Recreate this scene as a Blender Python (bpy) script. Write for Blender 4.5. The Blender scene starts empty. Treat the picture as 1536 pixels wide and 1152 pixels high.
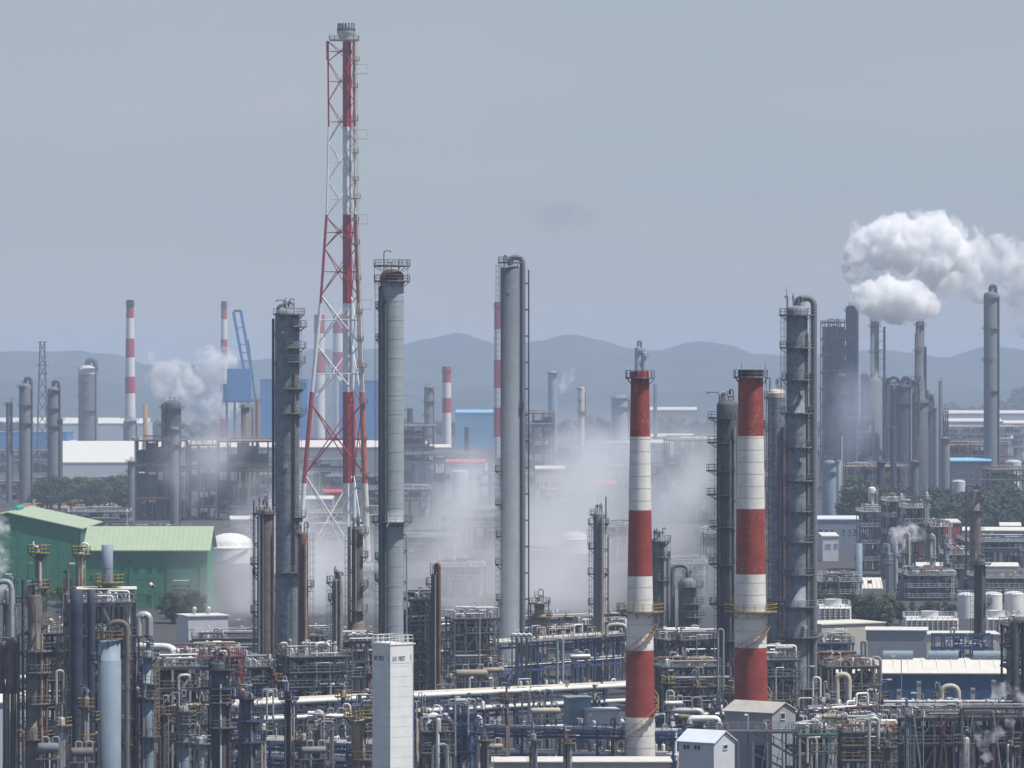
import bpy, math, random
from mathutils import Vector, Matrix, noise as mnoise

# ------------------------------------------------------------------ camera, sky, sun, exposure
scene = bpy.context.scene
COL = scene.collection
F, CX, CY, H = 6400.0, 768.0, 576.0, 62.0      # focal length in photo pixels, image centre, eye height
cam_d = bpy.data.cameras.new('camera')
cam_d.sensor_width = 36.0
cam_d.lens = F / 1536.0 * 36.0
cam_d.clip_start = 1.0
cam_d.clip_end = 30000.0
cam = bpy.data.objects.new('camera', cam_d)
cam.location = (0, 0, H)
cam.rotation_euler = (math.radians(90), 0, 0)
COL.objects.link(cam)
scene.camera = cam

SUN_EL, SUN_PHI = math.radians(62), math.radians(70)      # phi: from behind the camera round to the right
to_sun = Vector((math.sin(SUN_PHI) * math.cos(SUN_EL), -math.cos(SUN_PHI) * math.cos(SUN_EL), math.sin(SUN_EL)))
world = bpy.data.worlds.new('World')
scene.world = world
world.use_nodes = True
nt = world.node_tree
nt.nodes.clear()
w_out = nt.nodes.new('ShaderNodeOutputWorld')
w_bg = nt.nodes.new('ShaderNodeBackground')
w_sky = nt.nodes.new('ShaderNodeTexSky')
w_sky.sky_type = 'NISHITA'
w_sky.sun_disc = False
w_sky.sun_elevation = SUN_EL
w_sky.sun_rotation = math.atan2(to_sun.x, to_sun.y)
w_sky.altitude = 60
w_sky.air_density = 1.3
w_sky.dust_density = 0.6
w_sky.ozone_density = 6.0
w_bg.inputs['Strength'].default_value = 0.09
# a thin even veil of high haze over the clear sky, with faint cloud in it
w_tc = nt.nodes.new('ShaderNodeTexCoord')
w_map = nt.nodes.new('ShaderNodeMapping')
w_map.inputs['Scale'].default_value = (3.0, 3.0, 14.0)
w_map.inputs['Location'].default_value = (0.4, 0.0, 0.3)
w_noise = nt.nodes.new('ShaderNodeTexNoise')
w_noise.inputs['Scale'].default_value = 1.6
w_noise.inputs['Detail'].default_value = 6
w_noise.inputs['Roughness'].default_value = 0.55
w_rng = nt.nodes.new('ShaderNodeMapRange')
w_rng.inputs['From Min'].default_value = 0.42
w_rng.inputs['From Max'].default_value = 0.75
w_veil = nt.nodes.new('ShaderNodeMix'); w_veil.data_type = 'RGBA'
w_veil.inputs[6].default_value = (3.85, 4.45, 5.30, 1)
w_veil.inputs[7].default_value = (4.75, 4.85, 5.40, 1)
w_mix = nt.nodes.new('ShaderNodeMix'); w_mix.data_type = 'RGBA'
w_sep = nt.nodes.new('ShaderNodeSeparateXYZ')
w_el = nt.nodes.new('ShaderNodeMapRange'); w_el.interpolation_type = 'SMOOTHSTEP'      # the veil is thick low down and clears overhead
w_el.inputs['From Min'].default_value = 0.08
w_el.inputs['From Max'].default_value = 0.75
w_el.inputs['To Min'].default_value = 0.80
w_el.inputs['To Max'].default_value = 0.05
nt.links.new(w_tc.outputs['Generated'], w_sep.inputs[0])
nt.links.new(w_sep.outputs[2], w_el.inputs['Value'])
nt.links.new(w_el.outputs[0], w_mix.inputs['Factor'])
nt.links.new(w_tc.outputs['Generated'], w_map.inputs['Vector'])
nt.links.new(w_map.outputs[0], w_noise.inputs['Vector'])
nt.links.new(w_noise.outputs[0], w_rng.inputs['Value'])
nt.links.new(w_rng.outputs[0], w_veil.inputs['Factor'])
nt.links.new(w_sky.outputs[0], w_mix.inputs[6])
nt.links.new(w_veil.outputs[2], w_mix.inputs[7])
nt.links.new(w_mix.outputs[2], w_bg.inputs['Color'])
nt.links.new(w_bg.outputs[0], w_out.inputs['Surface'])

sun_d = bpy.data.lights.new('sun', 'SUN')
sun_d.energy = 5.0
sun_d.angle = math.radians(0.5)
sun_d.color = (1.0, 0.95, 0.88)
sun = bpy.data.objects.new('sun', sun_d)
sun.rotation_euler = to_sun.to_track_quat('Z', 'Y').to_euler()
COL.objects.link(sun)

scene.view_settings.view_transform = 'Standard'
scene.view_settings.look = 'None'
scene.view_settings.gamma = 1.0
scene.view_settings.use_curve_mapping = False
scene.view_settings.exposure = 0.15
scene.render.engine = 'CYCLES'
scene.cycles.max_bounces = 24
scene.cycles.diffuse_bounces = 3
scene.cycles.glossy_bounces = 2
scene.cycles.transmission_bounces = 2
scene.cycles.transparent_max_bounces = 16
scene.cycles.volume_bounces = 24
scene.cycles.volume_step_rate = 1.0
scene.cycles.volume_max_steps = 128
scene.cycles.use_adaptive_sampling = True
scene.cycles.adaptive_threshold = 0.02
scene.cycles.use_denoising = True
scene.cycles.caustics_reflective = False
scene.cycles.caustics_refractive = False

# ------------------------------------------------------------------ helpers
PI = math.pi
TAU = 2 * PI
rnd = random.Random(11)


def X(px, d): return (px - CX) * d / F
def Z(py, d): return H - (py - CY) * d / F
def M(px, d): return px * d / F            # photo pixels -> metres at distance d


class MB:
    """collects simple solids; build() links them as ONE mesh object"""
    def __init__(s):
        s.v, s.f, s.s = [], [], []

    def add(s, vs, fs, smooth=False):
        o = len(s.v)
        s.v += [tuple(v) for v in vs]
        s.f += [tuple(i + o for i in f) for f in fs]
        s.s += [smooth] * len(fs)

    def box(s, x0, x1, y0, y1, z0, z1):
        s.add([(x0, y0, z0), (x1, y0, z0), (x1, y1, z0), (x0, y1, z0), (x0, y0, z1), (x1, y0, z1), (x1, y1, z1), (x0, y1, z1)],
              [(0, 3, 2, 1), (4, 5, 6, 7), (0, 1, 5, 4), (1, 2, 6, 5), (2, 3, 7, 6), (3, 0, 4, 7)])
        return s

    def cbox(s, c, sx, sy, sz):
        return s.box(c[0] - sx / 2, c[0] + sx / 2, c[1] - sy / 2, c[1] + sy / 2, c[2] - sz / 2, c[2] + sz / 2)

    def bar(s, p, q, w, h=None):
        p, q = Vector(p), Vector(q)
        h = h or w
        t = q - p
        if t.length < 1e-6:
            return s
        t.normalize()
        up = Vector((0, 0, 1)) if abs(t.z) < 0.95 else Vector((1, 0, 0))
        a = t.cross(up).normalized()
        b = a.cross(t)
        vs = []
        for c in (p, q):
            for i, j in ((-1, -1), (1, -1), (1, 1), (-1, 1)):
                vs.append(c + a * (i * w / 2) + b * (j * h / 2))
        s.add(vs, [(3, 2, 1, 0), (4, 5, 6, 7), (0, 1, 5, 4), (1, 2, 6, 5), (2, 3, 7, 6), (3, 0, 4, 7)])
        return s

    def path(s, pts, r, n=8, bend=0.0, r2=None, caps=True):
        P = [Vector(p) for p in pts]
        if bend > 0 and len(P) > 2:
            Q = [P[0]]
            for i in range(1, len(P) - 1):
                a, b, c = P[i - 1], P[i], P[i + 1]
                u, v = (a - b), (c - b)
                k = min(bend, u.length * 0.49, v.length * 0.49)
                u.normalize(); v.normalize()
                p0, p1 = b + u * k, b + v * k
                for t in (0, 0.25, 0.5, 0.75, 1.0):
                    Q.append(p0 * (1 - t) ** 2 + b * 2 * t * (1 - t) + p1 * t ** 2)
            Q.append(P[-1])
            P = Q
        P = [p for i, p in enumerate(P) if i == 0 or (p - P[i - 1]).length > 1e-5]
        vs, fs = [], []
        a = None
        m = len(P)
        for i, p in enumerate(P):
            t = (P[min(i + 1, m - 1)] - P[max(i - 1, 0)]).normalized()
            if a is None:
                up = Vector((0, 0, 1)) if abs(t.z) < 0.9 else Vector((1, 0, 0))
                a = t.cross(up).normalized()
            else:
                a = (a - t * a.dot(t)).normalized()
            b = t.cross(a)
            rr = r if r2 is None else r + (r2 - r) * i / max(1, m - 1)
            for k in range(n):
                an = TAU * k / n
                vs.append(p + a * (math.cos(an) * rr) + b * (math.sin(an) * rr))
        for i in range(m - 1):
            for k in range(n):
                k2 = (k + 1) % n
                fs.append((i * n + k, i * n + k2, (i + 1) * n + k2, (i + 1) * n + k))
        s.add(vs, fs, True)
        if caps:
            s.add(vs[:n], [tuple(range(n - 1, -1, -1))])
            s.add(vs[-n:], [tuple(range(n))])
        return s

    def tube(s, p, q, r, r2=None, n=8):
        return s.path([p, q], r, n, 0, r2)

    def lathe(s, prof, n=20, c=(0, 0, 0), a0=0.0, a1=TAU):
        """prof: (r, z) from bottom to top; None between points = sharp edge"""
        full = abs(a1 - a0 - TAU) < 1e-6
        seg, cur = [], []
        for p in prof:
            if p is None:
                if cur:
                    seg.append(cur)
                    cur = [cur[-1]]
            else:
                cur.append(p)
        seg.append(cur)
        k = n if full else n + 1
        for sg in seg:
            if len(sg) < 2:
                continue
            vs, fs = [], []
            for (r, z) in sg:
                for i in range(k):
                    an = a0 + (a1 - a0) * i / n
                    vs.append((c[0] + math.cos(an) * r, c[1] + math.sin(an) * r, c[2] + z))
            for j in range(len(sg) - 1):
                for i in range(n):
                    i2 = (i + 1) % k
                    fs.append((j * k + i, j * k + i2, (j + 1) * k + i2, (j + 1) * k + i))
            s.add(vs, fs, True)
        return s

    @staticmethod
    def groove(r, z, d=0.03, w=0.05):
        """a small ring step at height z (d > 0 recessed, d < 0 proud), sharp on all edges"""
        return [(r, z - w / 2 - 0.01), None, (r - d, z - w / 2), None, (r - d, z + w / 2), None, (r, z + w / 2 + 0.01), None]

    def sector(s, r0, r1, a0, a1, z0, z1, n=8):
        vs, fs = [], []
        for i in range(n + 1):
            an = a0 + (a1 - a0) * i / n
            c, q = math.cos(an), math.sin(an)
            vs += [(c * r0, q * r0, z0), (c * r1, q * r1, z0), (c * r1, q * r1, z1), (c * r0, q * r0, z1)]
        for i in range(n):
            b, e = i * 4, i * 4 + 4
            for j in range(4):
                k = (j + 1) % 4
                fs.append((b + j, e + j, e + k, b + k))
        fs.append((0, 1, 2, 3)); fs.append((n * 4 + 3, n * 4 + 2, n * 4 + 1, n * 4))
        s.add(vs, fs)
        return s

    def rail(s, pts, h=1.1, w=0.06, closed=False, step=1.5):
        P = [Vector(p) for p in pts]
        if closed:
            P.append(P[0])
        up = Vector((0, 0, h))
        for a, b in zip(P, P[1:]):
            s.bar(a + up, b + up, w)
            s.bar(a + up * 0.55, b + up * 0.55, w * 0.8)
            s.bar(a + up * 0.06, b + up * 0.06, w * 0.4, h * 0.12)
            L = (b - a).length
            m = max(1, int(L / step + 0.5))
            for i in range(m + 1):
                p = a.lerp(b, i / m)
                s.bar(p, p + up, w)
        return s

    def ladder(s, x, y, z0, z1, nx, ny, w=0.5, cage=True):
        """caged ladder standing at (x, y), facing direction (nx, ny)"""
        tx, ty = -ny, nx
        for k in (-1, 1):
            s.bar((x + tx * w / 2 * k, y + ty * w / 2 * k, z0), (x + tx * w / 2 * k, y + ty * w / 2 * k, z1), 0.07)
        m = int((z1 - z0) / 0.6)
        for i in range(m):
            z = z0 + 0.6 * i + 0.3
            s.bar((x - tx * w / 2, y - ty * w / 2, z), (x + tx * w / 2, y + ty * w / 2, z), 0.04)
        if cage:
            m = max(2, int((z1 - z0 - 2.2) / 1.2))
            pts = [(-0.42, 0.0), (-0.40, 0.5), (0, 0.78), (0.40, 0.5), (0.42, 0.0)]
            Q = [(x + tx * a + nx * b, y + ty * a + ny * b) for a, b in pts]
            if z1 - z0 > 3:
                for i in range(m):
                    z = z0 + 2.2 + (z1 - z0 - 2.2) * i / (m - 1)
                    for p, q in zip(Q, Q[1:]):
                        s.bar((p[0], p[1], z), (q[0], q[1], z), 0.05)
                for q in Q[1:4]:
                    s.bar((q[0], q[1], z0 + 2.2), (q[0], q[1], z1), 0.045)
        return s

    def build(s, name, mat, parent=None, loc=None):
        me = bpy.data.meshes.new(name)
        me.from_pydata(s.v, [], s.f)
        me.polygons.foreach_set('use_smooth', s.s)
        me.materials.append(mat)
        me.update()
        o = bpy.data.objects.new(name, me)
        COL.objects.link(o)
        if parent is not None:
            o.parent = parent
        if loc is not None:
            o.location = loc
        return o


def share(name, mesh_obj, parent, loc, rz=0.0):
    o = bpy.data.objects.new(name, mesh_obj.data)
    COL.objects.link(o)
    o.parent = parent
    o.location = loc
    o.rotation_euler = (0, 0, rz)
    return o


def thing(name, label, cat, loc, rz=0.0, group=None):
    o = bpy.data.objects.new(name, None)
    o.empty_display_size = 1
    COL.objects.link(o)
    o.location = loc
    o.rotation_euler = (0, 0, rz)
    if label:
        o['label'] = label
    o['category'] = cat
    if group:
        o['group'] = group
    return o


# labels of small repeated kit are settled at the end from what stands beside it
REG = []
ZONES = [(0, 135, 'below the gabled green hall'), (135, 250, 'below the green shed with windows'), (250, 372, 'in front of the pale box building'),
         (372, 470, 'at the foot of the mottled grey tower'), (470, 556, 'just left of the white square tower'), (556, 640, 'behind the white square tower'),
         (640, 735, 'just right of the white square tower'), (735, 800, 'at the foot of the tallest smooth column'), (800, 935, 'just left of the front striped chimney'),
         (935, 1070, 'between the two striped chimneys'), (1070, 1160, 'around the second striped chimney'), (1160, 1240, 'at the foot of the tall tower with side pipe'),
         (1240, 1340, 'left of the blue hall'), (1340, 1440, 'before the left half of blue hall'), (1440, 1540, 'before the right end of blue hall')]
FAR_ZONES = [(0, 100, 'far behind the gabled green hall'), (100, 200, 'near the far left striped chimney'), (200, 330, 'by the dark left process block'),
             (330, 460, 'under the far blue crane'), (460, 570, 'behind the lattice flare tower'), (570, 640, 'behind the light grey column'),
             (640, 750, 'by the short far striped chimney'), (750, 850, 'behind the tallest smooth column'), (850, 940, 'behind the front striped chimney, left'),
             (940, 1075, 'in mist between the striped chimneys'), (1075, 1240, 'behind the second striped chimney'), (1240, 1330, 'under the big white steam cloud'),
             (1330, 1420, 'by the crooked dark stack'), (1420, 1500, 'by the lone far right column'), (1500, 1540, 'at the far right edge')]


def auto(o, base, px, far=False, extra=''):
    zn = next((t for a, b, t in (FAR_ZONES if far else ZONES) if a <= px < b), None)
    if zn is None:
        zn = 'at the left edge' if px < 0 else 'at the right edge'
    REG.append((o, base, px, (extra + ' ' if extra else '') + zn))


ORD = ['leftmost', 'second', 'third', 'fourth', 'fifth', 'sixth', 'seventh', 'eighth', 'ninth', 'tenth', 'eleventh', 'twelfth', 'thirteenth', 'fourteenth',
       'fifteenth', 'sixteenth', 'seventeenth', 'eighteenth', 'nineteenth', 'twentieth', 'next after twentieth']


def settle_labels():
    groups = {}
    for r in REG:
        groups.setdefault((r[1], r[3]), []).append(r)
    for (base, zn), L in groups.items():
        L.sort(key=lambda r: r[2])
        if len(L) > 5 and 'tree' in base:            # a clump nothing tells apart
            for r in L:
                r[0]['label'] = f'{base} in clump {zn}'
                r[0]['group'] = f'clump of trees {zn}'
            continue
        for i, r in enumerate(L):
            if len(L) == 1:
                r[0]['label'] = f'{base} {zn}'
            elif i == 0:
                r[0]['label'] = f'leftmost {base} {zn}'
            elif i == len(L) - 1:
                r[0]['label'] = f'rightmost {base} {zn}'
            else:
                r[0]['label'] = f'{ORD[i]} {base} from left, {zn}'


# ------------------------------------------------------------------ materials
def _n(nt, t, **kw):
    n = nt.nodes.new(t)
    for k, v in kw.items():
        setattr(n, k, v)
    return n


def paint(name, col, rough=0.55, var=0.22, streak=0.35, rust=0.0, metal=0.0, scale=1.0, fleck=None, rings=0.0, stain=(0.07, 0.05, 0.04), rustcol=(0.16, 0.055, 0.025), bump=0.15):
    """weathered coat: patchy tone, vertical run marks, rust blooms, optional flaking specks and dirt at ring joints"""
    m = bpy.data.materials.new(name)
    m.use_nodes = True
    nt = m.node_tree
    nt.nodes.clear()
    L = nt.links.new
    out = _n(nt, 'ShaderNodeOutputMaterial')
    b = _n(nt, 'ShaderNodeBsdfPrincipled')
    L(b.outputs[0], out.inputs[0])
    b.inputs['Roughness'].default_value = rough
    b.inputs['Metallic'].default_value = metal
    b.inputs['Specular IOR Level'].default_value = 0.3
    tc = _n(nt, 'ShaderNodeTexCoord')
    oi = _n(nt, 'ShaderNodeObjectInfo')
    ad = _n(nt, 'ShaderNodeVectorMath', operation='ADD')
    mu = _n(nt, 'ShaderNodeMath', operation='MULTIPLY')
    mu.inputs[1].default_value = 61.0
    L(oi.outputs['Random'], mu.inputs[0])
    cx = _n(nt, 'ShaderNodeCombineXYZ')
    L(mu.outputs[0], cx.inputs[0]); L(mu.outputs[0], cx.inputs[1])
    L(tc.outputs['Object'], ad.inputs[0]); L(cx.outputs[0], ad.inputs[1])
    n1 = _n(nt, 'ShaderNodeTexNoise')
    n1.inputs['Scale'].default_value = 0.5 * scale
    n1.inputs['Detail'].default_value = 6
    n1.inputs['Roughness'].default_value = 0.65
    L(ad.outputs[0], n1.inputs['Vector'])
    mp = _n(nt, 'ShaderNodeMapping')
    mp.inputs['Scale'].default_value = (2.2 * scale, 2.2 * scale, 0.10 * scale)
    L(ad.outputs[0], mp.inputs['Vector'])
    n2 = _n(nt, 'ShaderNodeTexNoise')
    n2.inputs['Scale'].default_value = 1.0
    n2.inputs['Detail'].default_value = 4
    L(mp.outputs[0], n2.inputs['Vector'])

    def ramp(src, a, c):
        r = _n(nt, 'ShaderNodeMapRange')
        r.inputs['From Min'].default_value = a
        r.inputs['From Max'].default_value = c
        L(src, r.inputs['Value'])
        return r.outputs[0]

    def mix(f, A, B, blend='MIX', fac=1.0):
        x = _n(nt, 'ShaderNodeMix', data_type='RGBA', blend_type=blend)
        if hasattr(f, 'links'):
            if fac != 1.0:
                q = _n(nt, 'ShaderNodeMath', operation='MULTIPLY')
                q.inputs[1].default_value = fac
                L(f, q.inputs[0]); f = q.outputs[0]
            L(f, x.inputs['Factor'])
        else:
            x.inputs['Factor'].default_value = f
        for s_, v in (('A', A), ('B', B)):
            k = x.inputs[6 if s_ == 'A' else 7]
            if hasattr(v, 'links'):
                L(v, k)
            else:
                k.default_value = (*v, 1)
        return x.outputs[2]
    dark = tuple(c * (1 - var) for c in col)
    lite = tuple(min(0.9, c * (1 + var * 0.8)) for c in col)
    c = mix(ramp(n1.outputs[0], 0.32, 0.68), dark, lite)
    # each copy a slightly different age
    if streak > 0:
        c = mix(ramp(n2.outputs[0], 0.52, 0.8), c, tuple(0.45 * k + 0.55 * st for k, st in zip(col, stain)), fac=streak)
    if rings > 0:
        sx = _n(nt, 'ShaderNodeSeparateXYZ')
        L(tc.outputs['Object'], sx.inputs[0])
        dv = _n(nt, 'ShaderNodeMath', operation='DIVIDE'); dv.inputs[1].default_value = rings
        L(sx.outputs[2], dv.inputs[0])
        fr = _n(nt, 'ShaderNodeMath', operation='FRACT'); L(dv.outputs[0], fr.inputs[0])
        lt = _n(nt, 'ShaderNodeMath', operation='LESS_THAN'); lt.inputs[1].default_value = 0.07
        L(fr.outputs[0], lt.inputs[0])
        m2 = _n(nt, 'ShaderNodeMath', operation='MULTIPLY')
        L(lt.outputs[0], m2.inputs[0]); L(ramp(n1.outputs[0], 0.3, 0.6), m2.inputs[1])
        c = mix(m2.outputs[0], c, tuple(0.35 * k + 0.1 for k in col), fac=0.8)
    if fleck:
        n4 = _n(nt, 'ShaderNodeTexNoise')
        n4.inputs['Scale'].default_value = 2.6
        n4.inputs['Detail'].default_value = 8
        n4.inputs['Roughness'].default_value = 0.8
        L(ad.outputs[0], n4.inputs['Vector'])
        mk = _n(nt, 'ShaderNodeMath', operation='MULTIPLY')
        L(ramp(n4.outputs[0], 0.53, 0.60), mk.inputs[0]); L(ramp(n2.outputs[0], 0.46, 0.62), mk.inputs[1])
        c = mix(mk.outputs[0], c, fleck, fac=0.6)
    if rust > 0:
        n3 = _n(nt, 'ShaderNodeTexNoise')
        n3.inputs['Scale'].default_value = 0.9 * scale
        n3.inputs['Detail'].default_value = 7
        n3.inputs['Roughness'].default_value = 0.7
        mp3 = _n(nt, 'ShaderNodeMapping')
        mp3.inputs['Scale'].default_value = (1, 1, 0.3)
        mp3.inputs['Location'].default_value = (7, 3, 1)
        L(ad.outputs[0], mp3.inputs['Vector']); L(mp3.outputs[0], n3.inputs['Vector'])
        c = mix(ramp(n3.outputs[0], 0.66 - rust * 0.35, 0.78 - rust * 0.3), c, rustcol)
    L(c, b.inputs['Base Color'])
    if bump:
        bp = _n(nt, 'ShaderNodeBump')
        bp.inputs['Strength'].default_value = bump
        bp.inputs['Distance'].default_value = 0.05
        L(n1.outputs[0], bp.inputs['Height'])
        L(bp.outputs[0], b.inputs['Normal'])
    return m


G = {}
G['grey'] = paint('grey insulation jacket', (0.165, 0.18, 0.195), 0.65, 0.16, 0.45, 0.06)
G['mottled'] = paint('mottled dark grey jacket', (0.195, 0.222, 0.25), 0.65, 0.35, 0.7, 0.10, scale=1.6)
G['smooth'] = paint('smooth grey jacket', (0.155, 0.175, 0.20), 0.7, 0.12, 0.4)
G['pale'] = paint('pale green grey jacket', (0.31, 0.35, 0.365), 0.65, 0.10, 0.30, 0.0, rings=1.9)
G['bluegrey'] = paint('blue grey vessel coat', (0.22, 0.28, 0.335), 0.6, 0.10, 0.25)
G['brown'] = paint('brown grey jacket', (0.15, 0.128, 0.115), 0.7, 0.3, 0.6, 0.2)
G['rusty'] = paint('rusty brown pipe', (0.17, 0.088, 0.06), 0.7, 0.4, 0.6, 0.45)
G['dark'] = paint('dark weathered vessel', (0.085, 0.09, 0.102), 0.7, 0.3, 0.5, 0.12)
G['rustcap'] = paint('dark rusted cap', (0.11, 0.045, 0.035), 0.8, 0.4, 0.5, 0.3)
G['leaflight'] = paint('light foliage', (0.085, 0.11, 0.04), 0.7, 0.45, 0.0, scale=1.0, bump=0)
G['hutroof'] = paint('weathered grey hut roof', (0.40, 0.375, 0.34), 0.8, 0.15, 0.3)
G['steel'] = paint('grey structural steel', (0.10, 0.113, 0.14), 0.7, 0.25, 0.3, 0.10)
G['navy'] = paint('dark navy steel', (0.04, 0.052, 0.085), 0.65, 0.3, 0.3, 0.06)
G['blue'] = paint('blue rack steel', (0.04, 0.08, 0.20), 0.6, 0.25, 0.3, 0.05)
G['galv'] = paint('galvanised steel', (0.27, 0.28, 0.30), 0.6, 0.2, 0.3, 0.03)
G['white'] = paint('white coated pipe', (0.74, 0.74, 0.72), 0.4, 0.08, 0.25, 0.02)
G['cream'] = paint('cream coated pipe', (0.50, 0.45, 0.37), 0.6, 0.15, 0.4, 0.1)
G['silver'] = paint('bright aluminium cladding', (0.47, 0.48, 0.49), 0.5, 0.2, 0.35, 0.0, metal=0.3)
G['tan'] = paint('tan jacket', (0.33, 0.27, 0.20), 0.6, 0.25, 0.5, 0.25)
G['yellow'] = paint('yellow handrail', (0.50, 0.34, 0.05), 0.5, 0.2, 0.2, 0.08)
G['orange'] = paint('rusty orange steel', (0.36, 0.22, 0.10), 0.6, 0.3, 0.4, 0.3)
G['redpaint'] = paint('faded red paint', (0.33, 0.06, 0.05), 0.55, 0.25, 0.3)
G['rail'] = paint('dull grey handrail', (0.22, 0.22, 0.22), 0.6, 0.2, 0.2, 0.1)
G['railw'] = paint('white handrail', (0.70, 0.70, 0.67), 0.5, 0.1, 0.2, 0.02)
G['deck'] = paint('steel grating deck', (0.11, 0.11, 0.12), 0.7, 0.3, 0.2, 0.15)
G['decko'] = paint('rusted deck edge', (0.38, 0.24, 0.16), 0.7, 0.3, 0.3, 0.25)
G['chim_red'] = paint('chimney red band', (0.28, 0.046, 0.032), 0.6, 0.22, 0.55, 0.0, fleck=None, rings=1.85)
G['chim_redf'] = paint('flaking chimney red band', (0.28, 0.046, 0.032), 0.6, 0.24, 0.55, 0.0, fleck=(0.55, 0.45, 0.40), rings=1.85)
G['chim_white'] = paint('chimney white band', (0.70, 0.68, 0.64), 0.6, 0.13, 0.35, 0.0, rings=1.85)
G['far_red'] = paint('distant red band', (0.42, 0.045, 0.06), 0.6, 0.1, 0.15)
G['far_white'] = paint('distant white band', (0.72, 0.70, 0.68), 0.6, 0.1, 0.2)
G['flare_red'] = paint('flare tower red', (0.36, 0.035, 0.045), 0.55, 0.15, 0.2)
G['flare_white'] = paint('flare tower white', (0.68, 0.69, 0.70), 0.5, 0.1, 0.25)
G['flare_rust'] = paint('flare tower rusted leg', (0.40, 0.11, 0.06), 0.6, 0.25, 0.3, 0.3, rustcol=(0.42, 0.20, 0.06))
G['flare_rustw'] = paint('flare tower white leg with rust', (0.62, 0.58, 0.54), 0.6, 0.2, 0.3, 0.25, rustcol=(0.42, 0.22, 0.08))
G['conc'] = paint('white painted concrete', (0.78, 0.78, 0.76), 0.7, 0.07, 0.30, stain=(0.30, 0.27, 0.24))
G['beige'] = paint('beige wall', (0.52, 0.47, 0.40), 0.8, 0.08, 0.2)
G['greywall'] = paint('grey wall', (0.30, 0.31, 0.33), 0.8, 0.1, 0.2)
G['palewall'] = paint('pale metal wall', (0.55, 0.57, 0.60), 0.6, 0.06, 0.2)
G['green'] = paint('green cladding', (0.035, 0.20, 0.115), 0.6, 0.18, 0.45)
G['greenroof'] = paint('pale green roofing', (0.34, 0.42, 0.285), 0.55, 0.08, 0.2)
G['bluewall'] = paint('blue hall cladding', (0.04, 0.095, 0.20), 0.55, 0.10, 0.25)
G['creamroof'] = paint('cream roofing', (0.62, 0.59, 0.53), 0.6, 0.08, 0.2)
G['whiteroof'] = paint('white roofing', (0.62, 0.60, 0.56), 0.6, 0.10, 0.25)
G['blueroof'] = paint('pale blue roofing', (0.60, 0.65, 0.70), 0.5, 0.08, 0.2)
G['craneblue'] = paint('bright blue crane paint', (0.04, 0.21, 0.52), 0.5, 0.12, 0.2)
G['skyblue'] = paint('light blue shed cladding', (0.22, 0.48, 0.70), 0.5, 0.08, 0.1)
G['redroof'] = paint('red roofing', (0.50, 0.07, 0.06), 0.6, 0.1, 0.1)
G['glass'] = paint('dark window glass', (0.03, 0.035, 0.045), 0.15, 0.2, 0.0, bump=0)
G['black'] = paint('soot black', (0.03, 0.028, 0.028), 0.8, 0.3, 0.2)
G['ground'] = paint('plant yard ground', (0.055, 0.055, 0.056), 0.95, 0.25, 0.0, scale=0.12)
G['soil'] = paint('bare reddish soil', (0.30, 0.19, 0.13), 0.95, 0.2, 0.0, scale=0.3)
G['road'] = paint('asphalt', (0.06, 0.06, 0.062), 0.9, 0.15, 0.0, scale=0.3)
G['leaf'] = paint('foliage', (0.055, 0.085, 0.032), 0.7, 0.45, 0.0, scale=1.0, bump=0)
G['leafdark'] = paint('dark foliage', (0.035, 0.055, 0.026), 0.7, 0.45, 0.0, scale=1.0, bump=0)
G['bark'] = paint('bark', (0.09, 0.065, 0.045), 0.9, 0.3, 0.0, scale=2)
G['hill'] = paint('forested hills', (0.035, 0.055, 0.045), 0.95, 0.5, 0.0, scale=0.02, bump=0)
G['teal'] = paint('teal lettering', (0.02, 0.30, 0.24), 0.6, 0.1, 0.0, bump=0)
G['ink'] = paint('dark lettering', (0.06, 0.07, 0.10), 0.6, 0.1, 0.0, bump=0)
G['inkgrey'] = paint('grey lettering', (0.25, 0.27, 0.31), 0.6, 0.1, 0.0, bump=0)
G['lamp'] = paint('white lamp housing', (0.82, 0.82, 0.80), 0.4, 0.03, 0.0, bump=0)
G['canopy'] = paint('green tarpaulin', (0.02, 0.17, 0.09), 0.6, 0.15, 0.1)
STEAM = True

# ------------------------------------------------------------------ builders: process columns
def rad(a): return math.radians(a)


def add_platform(t, z, R, ang, ext, out=1.2, railm='rail', deckm='deck', h=1.15, w=0.075):
    a0, a1 = rad(ang - ext / 2), rad(ang + ext / 2)
    n = max(4, int(ext / 24))
    m = MB().sector(R + 0.04, R + out, a0, a1, z - 0.12, z, n)
    # brackets under the deck
    k = max(2, int(ext / 60) + 1)
    for i in range(k):
        a = a0 + (a1 - a0) * (i + 0.5) / k
        c, s_ = math.cos(a), math.sin(a)
        m.bar((c * (R - 0.02), s_ * (R - 0.02), z - 1.0), (c * (R + out * 0.85), s_ * (R + out * 0.85), z - 0.14), 0.1)
    dk = m.build('platform', G[deckm], t)
    pts = [(math.cos(a0 + (a1 - a0) * i / n) * (R + out - 0.05), math.sin(a0 + (a1 - a0) * i / n) * (R + out - 0.05), z) for i in range(n + 1)]
    if ext < 359:
        pts = [(math.cos(a0) * (R + 0.1), math.sin(a0) * (R + 0.1), z)] + pts + [(math.cos(a1) * (R + 0.1), math.sin(a1) * (R + 0.1), z)]
    MB().rail(pts, h, w).build('railing', G[railm], dk)
    return dk


def dome(R, z, k=0.5, n=5):
    return [(max(0.02, R * math.cos(PI / 2 * i / n)), z + R * k * math.sin(PI / 2 * i / n)) for i in range(n + 1)]


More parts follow.
